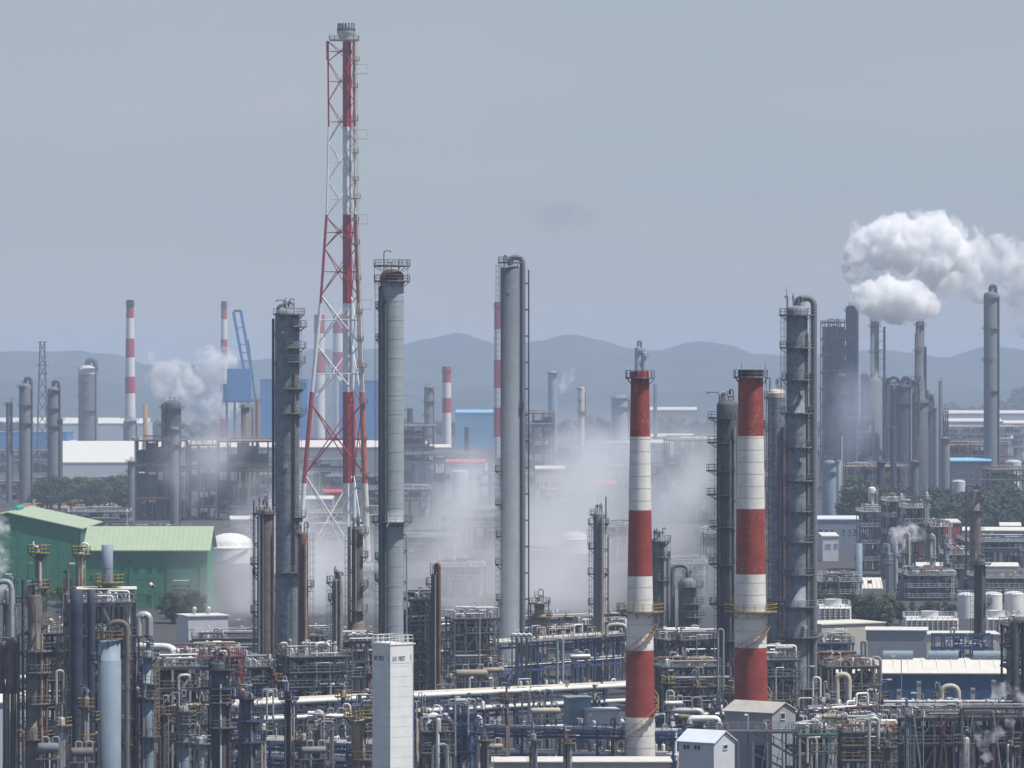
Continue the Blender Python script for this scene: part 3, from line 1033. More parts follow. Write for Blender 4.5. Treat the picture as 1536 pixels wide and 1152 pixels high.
def box_hall(name, label, cat, px, d, wpx, dep, top, wallm, roofm, rz=0.0, ridge=None, zb=0.0, windows=(), vents=0, group=None, doors=0, ridge_along='x', trim=None, ov=0.3, framem='palewall'):
    """plain building: four walls and a gabled or flat roof, openings with frames"""
    s = d / F
    W = wpx * s
    t = thing(name, label, cat, (X(px, d), d, zb), rz, group)
    ze = Z(top, d) - zb
    zr = (Z(ridge, d) - zb) if ridge else ze
    x0, x1, y0, y1 = -W / 2, W / 2, -dep / 2, dep / 2
    m = MB()
    if ridge and ridge_along == 'y':
        m.add([(x0, y0, 0), (x1, y0, 0), (x1, y0, ze), (0, y0, zr), (x0, y0, ze)], [(0, 1, 2, 3, 4)])
        m.add([(x0, y1, 0), (x1, y1, 0), (x1, y1, ze), (0, y1, zr), (x0, y1, ze)], [(4, 3, 2, 1, 0)])
        m.add([(x0, y0, 0), (x0, y1, 0), (x0, y1, ze), (x0, y0, ze)], [(3, 2, 1, 0)])
        m.add([(x1, y0, 0), (x1, y1, 0), (x1, y1, ze), (x1, y0, ze)], [(0, 1, 2, 3)])
    elif ridge:
        m.add([(x0, y0, 0), (x0, y1, 0), (x0, y1, ze), (x0, 0, zr), (x0, y0, ze)], [(4, 3, 2, 1, 0)])
        m.add([(x1, y0, 0), (x1, y1, 0), (x1, y1, ze), (x1, 0, zr), (x1, y0, ze)], [(0, 1, 2, 3, 4)])
        m.add([(x0, y0, 0), (x1, y0, 0), (x1, y0, ze), (x0, y0, ze)], [(0, 1, 2, 3)])
        m.add([(x0, y1, 0), (x1, y1, 0), (x1, y1, ze), (x0, y1, ze)], [(3, 2, 1, 0)])
    else:
        m.box(x0, x1, y0, y1, 0, ze)
    m.build('wall', G[wallm], t)
    r = MB()
    th = max(0.12, 0.2 * s * 8)
    if ridge and ridge_along == 'y':
        for sg in (-1, 1):
            a = [(sg * (x1 + ov), y0 - ov, ze - ov * (zr - ze) / x1), (0, y0 - ov, zr), (0, y1 + ov, zr), (sg * (x1 + ov), y1 + ov, ze - ov * (zr - ze) / x1)]
            r.add([(p[0], p[1], p[2] + 0.02) for p in a] + [(p[0], p[1], p[2] + 0.02 + th) for p in a], [(0, 1, 2, 3), (7, 6, 5, 4), (0, 4, 5, 1), (1, 5, 6, 2), (2, 6, 7, 3), (3, 7, 4, 0)])
    elif ridge:
        for sg in (-1, 1):
            a = [(x0 - ov, sg * (y1 + ov), ze - ov * (zr - ze) / y1), (x0 - ov, 0, zr), (x1 + ov, 0, zr), (x1 + ov, sg * (y1 + ov), ze - ov * (zr - ze) / y1)]
            r.add([(p[0], p[1], p[2] + 0.02) for p in a] + [(p[0], p[1], p[2] + 0.02 + th) for p in a], [(0, 1, 2, 3), (7, 6, 5, 4), (0, 4, 5, 1), (1, 5, 6, 2), (2, 6, 7, 3), (3, 7, 4, 0)])
    else:
        r.box(x0 - ov, x1 + ov, y0 - ov, y1 + ov, ze + 0.003, ze + th)
    ro = r.build('roof', G[roofm], t)
    for (face, u, zc, w, h) in windows:       # u along the face in metres from its centre
        if face == 'f':
            c = (u, y0 - 0.02, zc); sx, sy = w, 0.08
        else:
            c = (x1 + 0.02, u, zc); sx, sy = 0.08, w
        wf = MB()
        if face == 'f':
            for (a, b) in (((u - w / 2, zc), (u + w / 2, zc)),):
                pass
            wf.box(u - w / 2 - .12, u + w / 2 + .12, y0 - 0.10, y0 - 0.01, zc + h / 2, zc + h / 2 + .12)
            wf.box(u - w / 2 - .12, u + w / 2 + .12, y0 - 0.14, y0 - 0.01, zc - h / 2 - .14, zc - h / 2)
            wf.box(u - w / 2 - .12, u - w / 2, y0 - 0.10, y0 - 0.01, zc - h / 2, zc + h / 2)
            wf.box(u + w / 2, u + w / 2 + .12, y0 - 0.10, y0 - 0.01, zc - h / 2, zc + h / 2)
            wf.box(u - .05, u + .05, y0 - 0.09, y0 - 0.01, zc - h / 2, zc + h / 2)
            fo = wf.build('window', G[framem], t)
            MB().box(u - w / 2, u + w / 2, y0 - 0.06, y0 - 0.015, zc - h / 2, zc + h / 2).build('pane', G['glass'], fo)
        else:
            wf.box(x1 + 0.01, x1 + 0.10, u - w / 2 - .12, u + w / 2 + .12, zc + h / 2, zc + h / 2 + .12)
            wf.box(x1 + 0.01, x1 + 0.14, u - w / 2 - .12, u + w / 2 + .12, zc - h / 2 - .14, zc - h / 2)
            wf.box(x1 + 0.01, x1 + 0.10, u - w / 2 - .12, u - w / 2, zc - h / 2, zc + h / 2)
            wf.box(x1 + 0.01, x1 + 0.10, u + w / 2, u + w / 2 + .12, zc - h / 2, zc + h / 2)
            fo = wf.build('window', G[framem], t)
            MB().box(x1 + 0.015, x1 + 0.06, u - w / 2, u + w / 2, zc - h / 2, zc + h / 2).build('pane', G['glass'], fo)
    return t, W, ze, zr


def ribs(t, x0, x1, z0, z1, y, step, mat, name='cladding_rib', w=0.06, dp=0.05, slope=None):
    """standing ribs on a clad wall or a sloped roof (slope: y and z at both ends)"""
    m = MB()
    n = int((x1 - x0) / step)
    for i in range(n + 1):
        x = x0 + (x1 - x0) * i / n
        if slope:
            (ya, za), (yb, zb_) = slope
            m.bar((x, ya, za), (x, yb, zb_), w, dp * 2)
        else:
            m.box(x - w / 2, x + w / 2, y - dp, y - 0.005, z0, z1)
    o = m.build(name, G[mat], t)
    o['kind'] = 'stuff'
    return o


def tank(px, top, d, w, mat='white', label=None, base='white domed storage tank', far=True, group='storage tanks', zb=0.0, k=0.28):
    s = d / F
    R = w * s / 2
    t = thing('storage_tank', label, 'tank', (X(px, d), d, zb), 0, group)
    z = Z(top, d) - zb
    MB().lathe([(R, 0), (R, z - R * k)], 32).build('shell', G[mat], t)
    MB().lathe([(R * 1.015, z - R * k - 0.12), (R * 1.015, z - R * k + 0.1), None] + dome(R * 1.015, z - R * k + 0.1, k), 32).build('roof', G[mat], t)
    m = MB()
    for i in range(20 if R > 7 else 0):
        a = rad(-120 + i * 4)
        zz = (z - R * k) * (i + 1) / 20
        m.sector(R + 0.02, R + 0.8, a, a + rad(4), zz - 0.1, zz, 1)
    if R > 7:
        m.build('spiral_stair', G['galv'], t)['kind'] = 'stuff'
    MB().rail([(math.cos(TAU * i / 20) * R * 0.98, math.sin(TAU * i / 20) * R * 0.98, z - R * k + 0.12) for i in range(20)], 1.1, 0.07, True).build('railing', G['railw'], t)
    if label is None:
        auto(t, base, px, far)
    return t


# ------------------------------------------------------------------ trees
def crown_mb(rr, R, Ht, nclump, nleaf, leaf):
    m = MB()
    for i in range(nclump):
        a = rr.uniform(0, TAU)
        q = R * math.sqrt(rr.random()) * 0.75
        zc = Ht * rr.uniform(0.28, 0.95)
        k = 1.0 - 0.55 * abs(zc / Ht - 0.55) / 0.45
        c = Vector((math.cos(a) * q * k, math.sin(a) * q * k, zc))
        cr = R * rr.uniform(0.25, 0.45)
        for j in range(nleaf):
            v = Vector((rr.gauss(0, 1), rr.gauss(0, 1), rr.gauss(0, 0.75)))
            v.normalize()
            p = c + v * cr * (rr.random() ** 0.4)
            nrm = (v + Vector((rr.uniform(-.7, .7), rr.uniform(-.7, .7), rr.uniform(-.2, .9)))).normalized()
            u = nrm.cross(Vector((rr.uniform(-1, 1), rr.uniform(-1, 1), rr.uniform(-1, 1)))).normalized()
            w = nrm.cross(u)
            sz = leaf * rr.uniform(0.6, 1.3)
            m.add([p - u * sz - w * sz * 0.5, p + u * sz - w * sz * 0.5, p + u * sz * 0.5 + w * sz * 0.6, p - u * sz * 0.6 + w * sz * 0.5], [(0, 1, 2, 3)])
    return m


TREE = []


def tree_mesh():
    for k in range(4):
        rr = random.Random(40 + k)
        t = thing('tree', None, 'tree', (0, 0, 0), 0, None)
        Ht, R = 8.0, (2.6, 3.2, 2.9, 3.6)[k]
        tr = MB().path([(0, 0, 0), (rr.uniform(-.2, .2), 0, Ht * 0.35), (rr.uniform(-.4, .4), rr.uniform(-.3, .3), Ht * 0.75)], 0.26, 7, 0.5, 0.08)
        for i in range(5):
            a = rr.uniform(0, TAU)
            z = Ht * rr.uniform(0.25, 0.6)
            tr.path([(0, 0, z), (math.cos(a) * R * 0.6, math.sin(a) * R * 0.6, z + Ht * 0.2)], 0.1, 5, 0, 0.03)
        tm = tr.build('trunk', G['bark'], t)
        cm = crown_mb(rr, R, Ht, 20, 110, 0.20).build('crown', G[('leaf', 'leafdark', 'leaflight', 'leafdark')[k]], t)
        TREE.append([t, tm, cm, False])


def tree(px, d, top, seed, far=False, base='bushy green tree', zb=0.0):
    rr = random.Random(seed)
    src = TREE[rr.randrange(4)]
    hgt = max(3.0, Z(top, d) - zb)
    if not src[3]:
        t, src[3] = src[0], True
        t['group'] = 'trees among the plant'
    else:
        t = src[0].copy(); COL.objects.link(t)
        for q in src[1:3]:
            c = q.copy(); COL.objects.link(c); c.parent = t
        t['group'] = 'trees among the plant'
    t.location = (X(px, d), d, zb)
    k = hgt / 8.0
    t.scale = (k * rr.uniform(0.9, 1.35), k * rr.uniform(0.9, 1.35), k)
    t.rotation_euler = (0, 0, rr.uniform(0, TAU))
    auto(t, base, px, far)
    return t


def wood(name, label, spots, leafm='leafdark', seed=5, leaf=0.42, nclump=9, nleaf=90):
    """a far wood that reads as one mass"""
    rr = random.Random(seed)
    m = MB()
    for (x, y, h, r) in spots:
        q = crown_mb(rr, r, h, nclump, nleaf, leaf * h / 9.0)
        m.add([(a + x, b + y, c) for a, b, c in q.v], q.f)
    o = m.build(name, G[leafm])
    o['label'] = label; o['category'] = 'woodland'; o['kind'] = 'stuff'
    return o


# ------------------------------------------------------------------ steam
def vol_mat(name, col, dens, noise_scale, lo, hi, homog=False, soft=1.0, detail=5, aniso=0.0, stretch=(1, 1, 1), fall=1.0):
    m = bpy.data.materials.new(name)
    m.use_nodes = True
    nt = m.node_tree
    nt.nodes.clear()
    L = nt.links.new
    out = _n(nt, 'ShaderNodeOutputMaterial')
    v = _n(nt, 'ShaderNodeVolumePrincipled')
    v.inputs['Color'].default_value = (*col, 1)
    v.inputs['Anisotropy'].default_value = aniso
    v.inputs['Density'].default_value = dens
    L(v.outputs[0], out.inputs['Volume'])
    if homog:
        return m
    tc = _n(nt, 'ShaderNodeTexCoord')
    ln = _n(nt, 'ShaderNodeVectorMath', operation='LENGTH')
    L(tc.outputs['Object'], ln.inputs[0])             # unit ball in object space
    mp = _n(nt, 'ShaderNodeMapping')
    mp.inputs['Scale'].default_value = tuple(noise_scale * k for k in stretch)
    L(tc.outputs['Object'], mp.inputs['Vector'])
    n = _n(nt, 'ShaderNodeTexNoise')
    n.inputs['Scale'].default_value = 1.0
    n.inputs['Detail'].default_value = detail
    n.inputs['Roughness'].default_value = 0.55
    n.inputs['Distortion'].default_value = 0.4
    L(mp.outputs[0], n.inputs['Vector'])
    # noise minus distance falloff
    f = _n(nt, 'ShaderNodeMapRange', interpolation_type='SMOOTHSTEP')
    f.inputs['From Min'].default_value = 1.0
    f.inputs['From Max'].default_value = 1.0 - fall
    L(ln.outputs['Value'], f.inputs['Value'])
    r = _n(nt, 'ShaderNodeMapRange')
    r.inputs['From Min'].default_value = lo
    r.inputs['From Max'].default_value = hi
    s_ = _n(nt, 'ShaderNodeMath', operation='ADD')    # noise + (falloff - 1) * soft
    g = _n(nt, 'ShaderNodeMath', operation='MULTIPLY_ADD')
    g.inputs[1].default_value = soft
    g.inputs[2].default_value = -soft
    L(f.outputs[0], g.inputs[0])
    L(n.outputs[0], s_.inputs[0]); L(g.outputs[0], s_.inputs[1])
    L(s_.outputs[0], r.inputs['Value'])
    q = _n(nt, 'ShaderNodeMath', operation='MULTIPLY')
    q.inputs[1].default_value = dens
    q2 = _n(nt, 'ShaderNodeMath', operation='MULTIPLY')
    L(r.outputs[0], q2.inputs[0]); L(f.outputs[0], q2.inputs[1])
    L(q2.outputs[0], q.inputs[0])
    L(q.outputs[0], v.inputs['Density'])
    return m


def ico(sub=3):
    import bmesh
    bm = bmesh.new()
    bmesh.ops.create_icosphere(bm, subdivisions=sub, radius=1.0)
    me = bpy.data.meshes.new('ball')
    bm.to_mesh(me); bm.free()
    return me


def steam_ball(name, label, px, py, d, rx, rz_, ry, mat, cat='steam', kind=None, tilt=0.0):
    """soft steam: a lumpy hull whose inside thins towards its edge"""
    me = ico(4)
    for v in me.vertices:
        k = 0.93 + 0.14 * mnoise.noise(v.co * 2.3 + Vector((px * .01, py * .013, d * .001)))
        v.co *= k
    o = bpy.data.objects.new(name, me)
    me.materials.append(mat)
    COL.objects.link(o)
    s = d / F
    o.location = (X(px, d), d, Z(py, d))
    o.scale = (rx * s, ry, rz_ * s)
    ref = (rx * s + ry + rz_ * s) / 3
    mpn = next(n for n in mat.node_tree.nodes if n.type == 'MAPPING')        # the same grain in metres along each axis
    k0 = tuple(mpn.inputs['Scale'].default_value)
    mpn.inputs['Scale'].default_value = (k0[0] * rx * s / ref, k0[1] * ry / ref, k0[2] * rz_ * s / ref)
    o.rotation_euler = (0, tilt, 0)
    o['label'] = label; o['category'] = cat
    if kind:
        o['kind'] = kind
    return o


def vol_noise(name, col, dens, scale, lo, hi, detail=5, rough=0.6, distort=0.6):
    """torn steam: density cut by noise in metres"""
    m = vol_mat(name, col, dens, 1, 0, 1, homog=True)
    nt = m.node_tree
    v = next(n for n in nt.nodes if n.type == 'PRINCIPLED_VOLUME')
    tc = _n(nt, 'ShaderNodeTexCoord'); nz = _n(nt, 'ShaderNodeTexNoise'); r = _n(nt, 'ShaderNodeMapRange', interpolation_type='SMOOTHSTEP')
    nz.inputs['Scale'].default_value = scale
    nz.inputs['Detail'].default_value = detail
    nz.inputs['Roughness'].default_value = rough
    nz.inputs['Distortion'].default_value = distort
    r.inputs['From Min'].default_value = lo
    r.inputs['From Max'].default_value = hi
    r.inputs['To Max'].default_value = dens
    nt.links.new(tc.outputs['Object'], nz.inputs['Vector'])
    nt.links.new(nz.outputs[0], r.inputs['Value'])
    nt.links.new(r.outputs[0], v.inputs['Density'])
    return m


def steam_cauli(name, label, balls, d, mat, voxel=1.2, disp=((14, 5), (5, 2.2)), seed=1, group=None, thick=0.8):
    """billowing steam: balls (px, py, r px, depth offset) grown together, then roughened"""
    s = d / F
    rr = random.Random(seed)
    big = [((X(px, d), d + dy, Z(py, d)), r * s) for (px, py, r, dy) in balls]
    allb = list(big)
    for c, r in big:
        for k in range(18):
            v = Vector((rr.gauss(0, 1), rr.gauss(0, 1), rr.gauss(0.25, 1))).normalized()
            p, q = Vector(c) + Vector((v.x, v.y * thick, v.z)) * r * rr.uniform(0.75, 1.05), r * rr.uniform(0.12, 0.42)
            allb.append((tuple(p), q))
            for j in range(5):
                u = (v + Vector((rr.gauss(0, .7), rr.gauss(0, .7), rr.gauss(0.1, .7)))).normalized()
                allb.append((tuple(p + u * q * rr.uniform(0.7, 1.15)), q * rr.uniform(0.2, 0.5)))
    src = {}
    for k in (2, 3):
        q = ico(k)
        src[k] = ([v.co.copy() for v in q.vertices], [tuple(p.vertices) for p in q.polygons])
    vs, fs = [], []
    for c, r in allb:
        V, P = src[2 if r < 5 else 3]
        o_ = len(vs)
        vs += [(c[0] + v.x * r, c[1] + v.y * r * thick, c[2] + v.z * r) for v in V]
        fs += [tuple(i + o_ for i in p) for p in P]
    me = bpy.data.meshes.new(name)
    me.from_pydata(vs, [], fs)
    me.materials.append(mat)
    o = bpy.data.objects.new(name, me)
    COL.objects.link(o)
    rm = o.modifiers.new('merge', 'REMESH')
    rm.mode = 'VOXEL'; rm.voxel_size = voxel
    for i, (sz, st) in enumerate(disp):
        tx = bpy.data.textures.new(f'billow{i}', 'CLOUDS')
        tx.noise_scale = sz; tx.noise_depth = 2
        dm = o.modifiers.new(f'billow{i}', 'DISPLACE')
        dm.texture = tx; dm.texture_coords = 'GLOBAL'; dm.strength = st; dm.mid_level = 0.45
    o['label'] = label; o['category'] = 'steam plume'
    if group:
        o['group'] = group
    return o

# ------------------------------------------------------------------ ground, hills, haze
def struct(o):
    o['kind'] = 'structure'
    return o


g = MB(); g.add([(-5200, -60, 0), (5200, -60, 0), (5200, 12500, 0), (-5200, 12500, 0)], [(0, 1, 2, 3)])
struct(g.build('ground', G['ground']))


def ridge(name, prof, d, depth, seed, rough=6.0, mat='hill'):
    """a forested ridge: (photo x, photo y) crest line at depth d, falling away to both sides"""
    pts = [(X(x, d), Z(y, d)) for x, y in prof]
    m = MB()
    n, k = 240, 14
    x0, x1 = pts[0][0], pts[-1][0]
    vs, fs = [], []
    for i in range(n + 1):
        x = x0 + (x1 - x0) * i / n
        for a, b in zip(pts, pts[1:]):
            if a[0] <= x <= b[0]:
                u = (x - a[0]) / (b[0] - a[0]); u = u * u * (3 - 2 * u)
                hz = a[1] + (b[1] - a[1]) * u
                break
        for j in range(k + 1):
            v = j / k * 2 - 1
            y = d + v * depth
            p = max(0.0, math.cos(v * PI / 2)) ** 1.3
            nz = mnoise.fractal(Vector((x * 0.004 + seed, y * 0.004, 0)), 1.0, 2.0, 5) * rough * (0.3 + 0.7 * p) * (0 if j in (0, k) else 1)
            vs.append((x, y, max(-0.5, hz * p + nz) if 0 < j < k else -0.5))
    for i in range(n):
        for j in range(k):
            fs.append((i * (k + 1) + j, (i + 1) * (k + 1) + j, (i + 1) * (k + 1) + j + 1, i * (k + 1) + j + 1))
    m.add(vs, fs, True)
    return struct(m.build(name, G[mat]))


ridge('hills', [(-900, 560), (-500, 545), (-200, 532), (0, 527), (40, 525), (110, 527), (160, 533), (220, 548), (300, 546), (400, 540), (480, 526), (600, 520), (640, 513), (695, 504), (730, 509), (762, 520),
                (800, 512), (858, 503), (900, 509), (935, 521), (980, 523), (1035, 511), (1090, 516), (1130, 531), (1180, 534), (1240, 530), (1330, 523), (1380, 528), (1420, 536), (1480, 526), (1540, 528), (1800, 520), (2200, 545), (2500, 560)], 9800, 1300, 3.1, 15)
ridge('near_hills', [(-900, 590), (-300, 575), (0, 572), (90, 566), (180, 578), (260, 590), (400, 588), (560, 590), (660, 592), (720, 581), (790, 577), (850, 582), (930, 590), (1010, 588), (1080, 584), (1180, 590),
                     (1300, 588), (1400, 592), (1480, 590), (1540, 583), (1700, 570), (2100, 580), (2500, 592)], 8000, 500, 9.7, 5)

hz_m = vol_mat('haze air', (0.60, 0.71, 0.90), 0.000125, 1, 0, 1, homog=True)
hb = MB().box(-5400, 5400, -80, 12800, -1.2, 186)
haze = hb.build('haze', hz_m)
haze['kind'] = 'stuff'

# ------------------------------------------------------------------ striped chimneys in front
t, R = chimney('striped_chimney', 'front red and white chimney reaching below the frame, slimmer of the near pair', 960, 640, [557, 655, 765, 864, 975, 1075], 27.5, 47, 565, 1150,
               ['chim_redf', 'chim_white', 'chim_red', 'chim_white', 'chim_red', 'chim_white'], 'near striped chimneys',
               plats=[(567, 0.85, 'rail', 360, 0), (917, 1.6, 'yellow', 360, 0)])
zz = lambda y: Z(y, 640)
MB().ladder(R(zz(930)) + 0.15, -0.3, zz(936), zz(917), 1, 0, cage=False).build('ladder', G['railw'], t)
helix(t, R, zz(938), 0.2, -0.12, -0.12 - TAU * 2.07, 'tan')
MB().ladder(0.3, R(zz(700)) + 0.3, zz(917), zz(567), 0, 1).build('ladder', G['rail'], t)
t, R = chimney('striped_chimney', 'second red and white chimney rising behind the gabled grey hut, thicker one', 1126, 655, [555, 654, 763, 861, 971, 1075], 37, 50, 560, 1045,
               ['chim_redf', 'chim_white', 'chim_redf', 'chim_white', 'chim_red', 'chim_white'], 'near striped chimneys',
               plats=[(566, 0.75, 'rail', 360, 0), (917, 1.75, 'yellow', 360, 0)])
zz = lambda y: Z(y, 655)
MB().ladder(R(zz(930)) + 0.15, -0.3, zz(936), zz(917), 1, 0, cage=False).build('ladder', G['railw'], t)
helix(t, R, zz(938), 0.2, -0.12, -0.12 - TAU * 2.1, 'tan')
MB().ladder(R(zz(700)) + 0.3, 0, zz(917), zz(566), 1, 0).build('ladder', G['rail'], t)
MB().lathe([(R(zz(560)) + 0.05, zz(566)), (R(zz(557)) + 0.05, zz(554.6)), None, (R(zz(557)) * 0.85, zz(554.6))], 36).build('rim', G['black'], t)
for a in (-2.2, -0.6):
    MB().bar((math.cos(a) * 2.6, math.sin(a) * 2.6, zz(566)), (math.cos(a) * 2.6, math.sin(a) * 2.6, zz(543)), 0.08).build('lightning_rod', G['rail'], t)

# ------------------------------------------------------------------ lattice flare tower
D = 1350
s = D / F
fl = thing('flare_tower', 'tall red and white lattice flare tower with three legs and flare tip', 'flare tower', (X(512, D), D, 0))
ly = [62, 190, 322, 455, 588, 725, 870]
lx = [492, 493, 490, 481, 468, 456, 446]
rx_ = [531, 532, 533, 538, 543.5, 548, 553]


def interp(y, ys, vs):
    if y <= ys[0]: return vs[0]
    for i in range(len(ys) - 1):
        if y <= ys[i + 1]:
            return vs[i] + (vs[i + 1] - vs[i]) * (y - ys[i]) / (ys[i + 1] - ys[i])
    return vs[-1]


def leg(y, w):
    l, r = (interp(y, ly, lx) - 512) * s, (interp(y, ly, rx_) - 512) * s
    z = Z(y, D)
    if w == 'l': return Vector((l, 0, z))
    if w == 'r': return Vector((r, -0.15 * (r - l), z))
    return Vector(((l + r) / 2 + 0.28 * (r - l), 0.80 * (r - l), z))


cols = ['flare_red', 'flare_white', 'flare_red', 'flare_white', 'flare_red', 'flare_white']
colr = ['flare_rust', 'flare_rustw', 'flare_rust', 'flare_rustw', 'flare_rust', 'flare_rustw']
for w in 'lrb':
    for i in range(6):
        wd = (0.30, 0.30, 0.46, 0.62, 0.72, 0.78)[i] * (1.3 if w == 'r' else 1.0)
        MB().tube(leg(ly[i + 1], w), leg(ly[i], w), wd, n=10).build('leg', G[(colr if w == 'r' else cols)[i]], fl)
for i in range(6):
    MB().tube(((519.5 - 512) * s, 1.2, max(0, Z(ly[i + 1], D))), ((519.5 - 512) * s, 1.2, Z(ly[i], D)), 1.2, n=16).build('flare_riser', G[cols[i]], fl)
    MB().tube(((525.5 - 512) * s, 0.6, max(0, Z(ly[i + 1], D))), ((525.5 - 512) * s, 0.6, Z(ly[i], D)), 0.22, n=8).build('pilot_pipe', G['galv' if i % 2 else 'flare_red'], fl)
pan = [62, 92, 152, 213, 272, 325, 372, 443, 517, 605, 712, 858]
for a, b in zip(pan, pan[1:]):
    c = (a + b) / 2
    ci = min(5, max(0, next(i for i in range(6) if ly[i] <= c <= ly[i + 1])))
    k = 0.24 if c < 330 else (0.36 if c < 460 else 0.5)
    for u, v in (('l', 'r'), ('l', 'b'), ('r', 'b')):
        kk = k if (u, v) == ('l', 'r') else k * 0.75
        for p, q in ((leg(a, u), leg(b, v)), (leg(b, u), leg(a, v))):
            mid = p.lerp(q, 0.5)
            MB().tube(p, q, kk * 0.5, n=6).build('brace', G[cols[ci]], fl)
        MB().tube(leg(c, u), leg(c, v), kk * 0.36, n=6).build('strut', G[cols[ci]], fl)
        mid = (leg(c, u) + leg(c, v)) / 2
        MB().cbox(mid, kk * 2.4, kk * 0.6, kk * 2.0).build('gusset', G[cols[ci]], fl)
for y in (92, 132, 181, 230, 271, 298, 332, 366, 420, 470, 510, 551, 605, 660, 715, 765):
    p = leg(y, 'r')
    sz = 1.5 if y in (298, 92, 551, 605) else 1.0
    dk = MB().box(p.x - sz * 0.9, p.x + sz * 1.1, p.y - sz, p.y + 0.6, p.z - 0.1, p.z).build('platform', G['orange'], fl)
    MB().rail([(p.x - sz * .9, p.y - sz, p.z), (p.x + sz * 1.1, p.y - sz, p.z), (p.x + sz * 1.1, p.y + .6, p.z)], 1.3, 0.14, step=1.0).build('railing', G['orange'], dk)
for y in (60, 190, 322, 455):
    a, b = leg(y, 'r'), leg(min(870, y + 130), 'r')
    m = MB()
    for k in (-0.3, 0.3):
        m.bar(a + Vector((k + 0.7, -0.9, 0)), b + Vector((k + 0.7, -0.9, 0)), 0.10)
    for i in range(40):
        q = a.lerp(b, i / 40)
        m.bar(q + Vector((0.4, -0.9, 0)), q + Vector((1.0, -0.9, 0)), 0.06)
    m.build('ladder', G['orange'], fl)
for y in (97, 195, 322, 450, 758):
    p = leg(y, 'r')
    h, l = 14 * s, 19 * s
    m = MB()
    m.bar(p + Vector((0, -0.3, 0)), p + Vector((l, -0.3, 0)), 0.34).bar(p + Vector((0, -0.3, -h)), p + Vector((l, -0.3, -h)), 0.42)
    m.bar(p + Vector((l, -0.3, 0.1)), p + Vector((l, -0.3, -h)), 0.3)
    m.build('outrigger', G['railw'], fl)
tx = (519 - 512) * s
zt = Z(60, D)
dk = MB().box((494 - 512) * s, (538 - 512) * s, -1.8, 3.6, zt - 0.15, zt).build('platform', G['railw'], fl)
MB().rail([((494 - 512) * s, -1.8, zt), ((538 - 512) * s, -1.8, zt), ((538 - 512) * s, 3.6, zt), ((494 - 512) * s, 3.6, zt)], 1.4, 0.12, True).build('railing', G['rail'], dk)
MB().lathe([(1.9, zt - 0.1), (2.2, zt + 1.2), (2.9, zt + 1.9), (2.9, zt + 2.8), None, (2.4, zt + 2.8), (2.5, zt + 3.2), (2.8, zt + 4.0), (2.6, zt + 5.0), None, (1.6, zt + 5.0), (1.5, zt + 1)], 24, (tx, 1.2, 0)).build('flare_tip', G['silver'], fl)
for k in range(16):
    a = TAU * k / 16
    MB().tube((tx + 2.75 * math.cos(a), 1.2 + 2.75 * math.sin(a), zt + 2.8), (tx + 2.45 * math.cos(a), 1.2 + 2.45 * math.sin(a), zt + 5.3), 0.2, 0.28, n=6).build('steam_nozzle', G['black'], fl)
MB().box((489.5 - 512) * s, (493.5 - 512) * s, -1.2, -0.2, Z(90, D), Z(62, D)).build('lamp_cabinet', G['flare_red'], fl)

# ------------------------------------------------------------------ white square tower with lettering
D = 600
s = D / F
tw = thing('concrete_tower', 'white square concrete tower with lettering and white railing, lower middle', 'tower', (X(585.5, D), D, 0), rad(40.3))
a = 43.3 * s
zt = Z(968, D)
# local frame: the near corner is at the origin, the lit face along +x, the shaded face along +y
MB().box(0, a, 0, a, 0, zt - 2.6).build('shaft', G['conc'], tw)
MB().box(-0.03, a + 0.03, -0.03, a + 0.03, zt - 2.6, zt).build('top_block', G['conc'], tw)
MB().box(-0.12, a + 0.42, -0.12, a + 0.12, zt + 0.003, zt + 0.16).build('roof_slab', G['conc'], tw)
k = 0
zz_ = 0.9
while zz_ < zt - 3:
    MB().box(-0.012, a + 0.012, -0.012, a + 0.012, zz_, zz_ + 0.045).build('lift_joint', G['palewall'], tw)
    zz_ += 1.42
MB().rail([(0, 0, zt + .16), (a, 0, zt + .16), (a, a, zt + .16), (0, a, zt + .16)], 1.15, 0.09, True, 1.0).build('railing', G['railw'], tw)
MB().bar((a + 0.35, 0.3, 0), (a + 0.35, 0.3, zt), 0.09).bar((a + 0.35, 0.8, 0), (a + 0.35, 0.8, zt), 0.09).build('ladder', G['galv'], tw)


def lettering(body, size, loc, rot, mat, parent, sx=1.0):
    cu = bpy.data.curves.new('lettering', 'FONT')
    cu.body = body
    cu.size = size
    cu.extrude = 0.012
    cu.offset = 0.012
    cu.materials.append(G[mat])
    o = bpy.data.objects.new('lettering', cu)
    COL.objects.link(o)
    o.parent = parent
    o.location = loc
    o.rotation_euler = rot
    o.scale = (sx, 1, 1)
    dg = bpy.context.evaluated_depsgraph_get()
    me = bpy.data.meshes.new_from_object(o.evaluated_get(dg))
    me.name = 'lettering'
    bpy.data.objects.remove(o)
    o = bpy.data.objects.new('lettering', me)
    COL.objects.link(o)
    o.parent = parent
    o.location, o.rotation_euler, o.scale = loc, rot, (sx, 1, 1)
    return o


zl = zt - 2.25
lettering('SAFE', 0.92, (0.32, -0.045, zl), (PI / 2, 0, 0), 'inkgrey', tw, 0.42)
lettering('FIRST', 0.92, (1.42, -0.045, zl), (PI / 2, 0, 0), 'ink', tw, 0.56)
lettering('1', 1.25, (3.42, -0.045, zl), (PI / 2, 0, 0), 'teal', tw, 0.8)
lettering('SAFE', 0.92, (-0.045, a - 0.42, zl), (PI / 2, 0, -PI / 2), 'ink', tw, 0.42)
lettering('FIRST', 0.92, (-0.045, a - 1.45, zl), (PI / 2, 0, -PI / 2), 'ink', tw, 0.56)
lettering('1', 1.25, (-0.045, 0.62, zl), (PI / 2, 0, -PI / 2), 'teal', tw, 0.8)

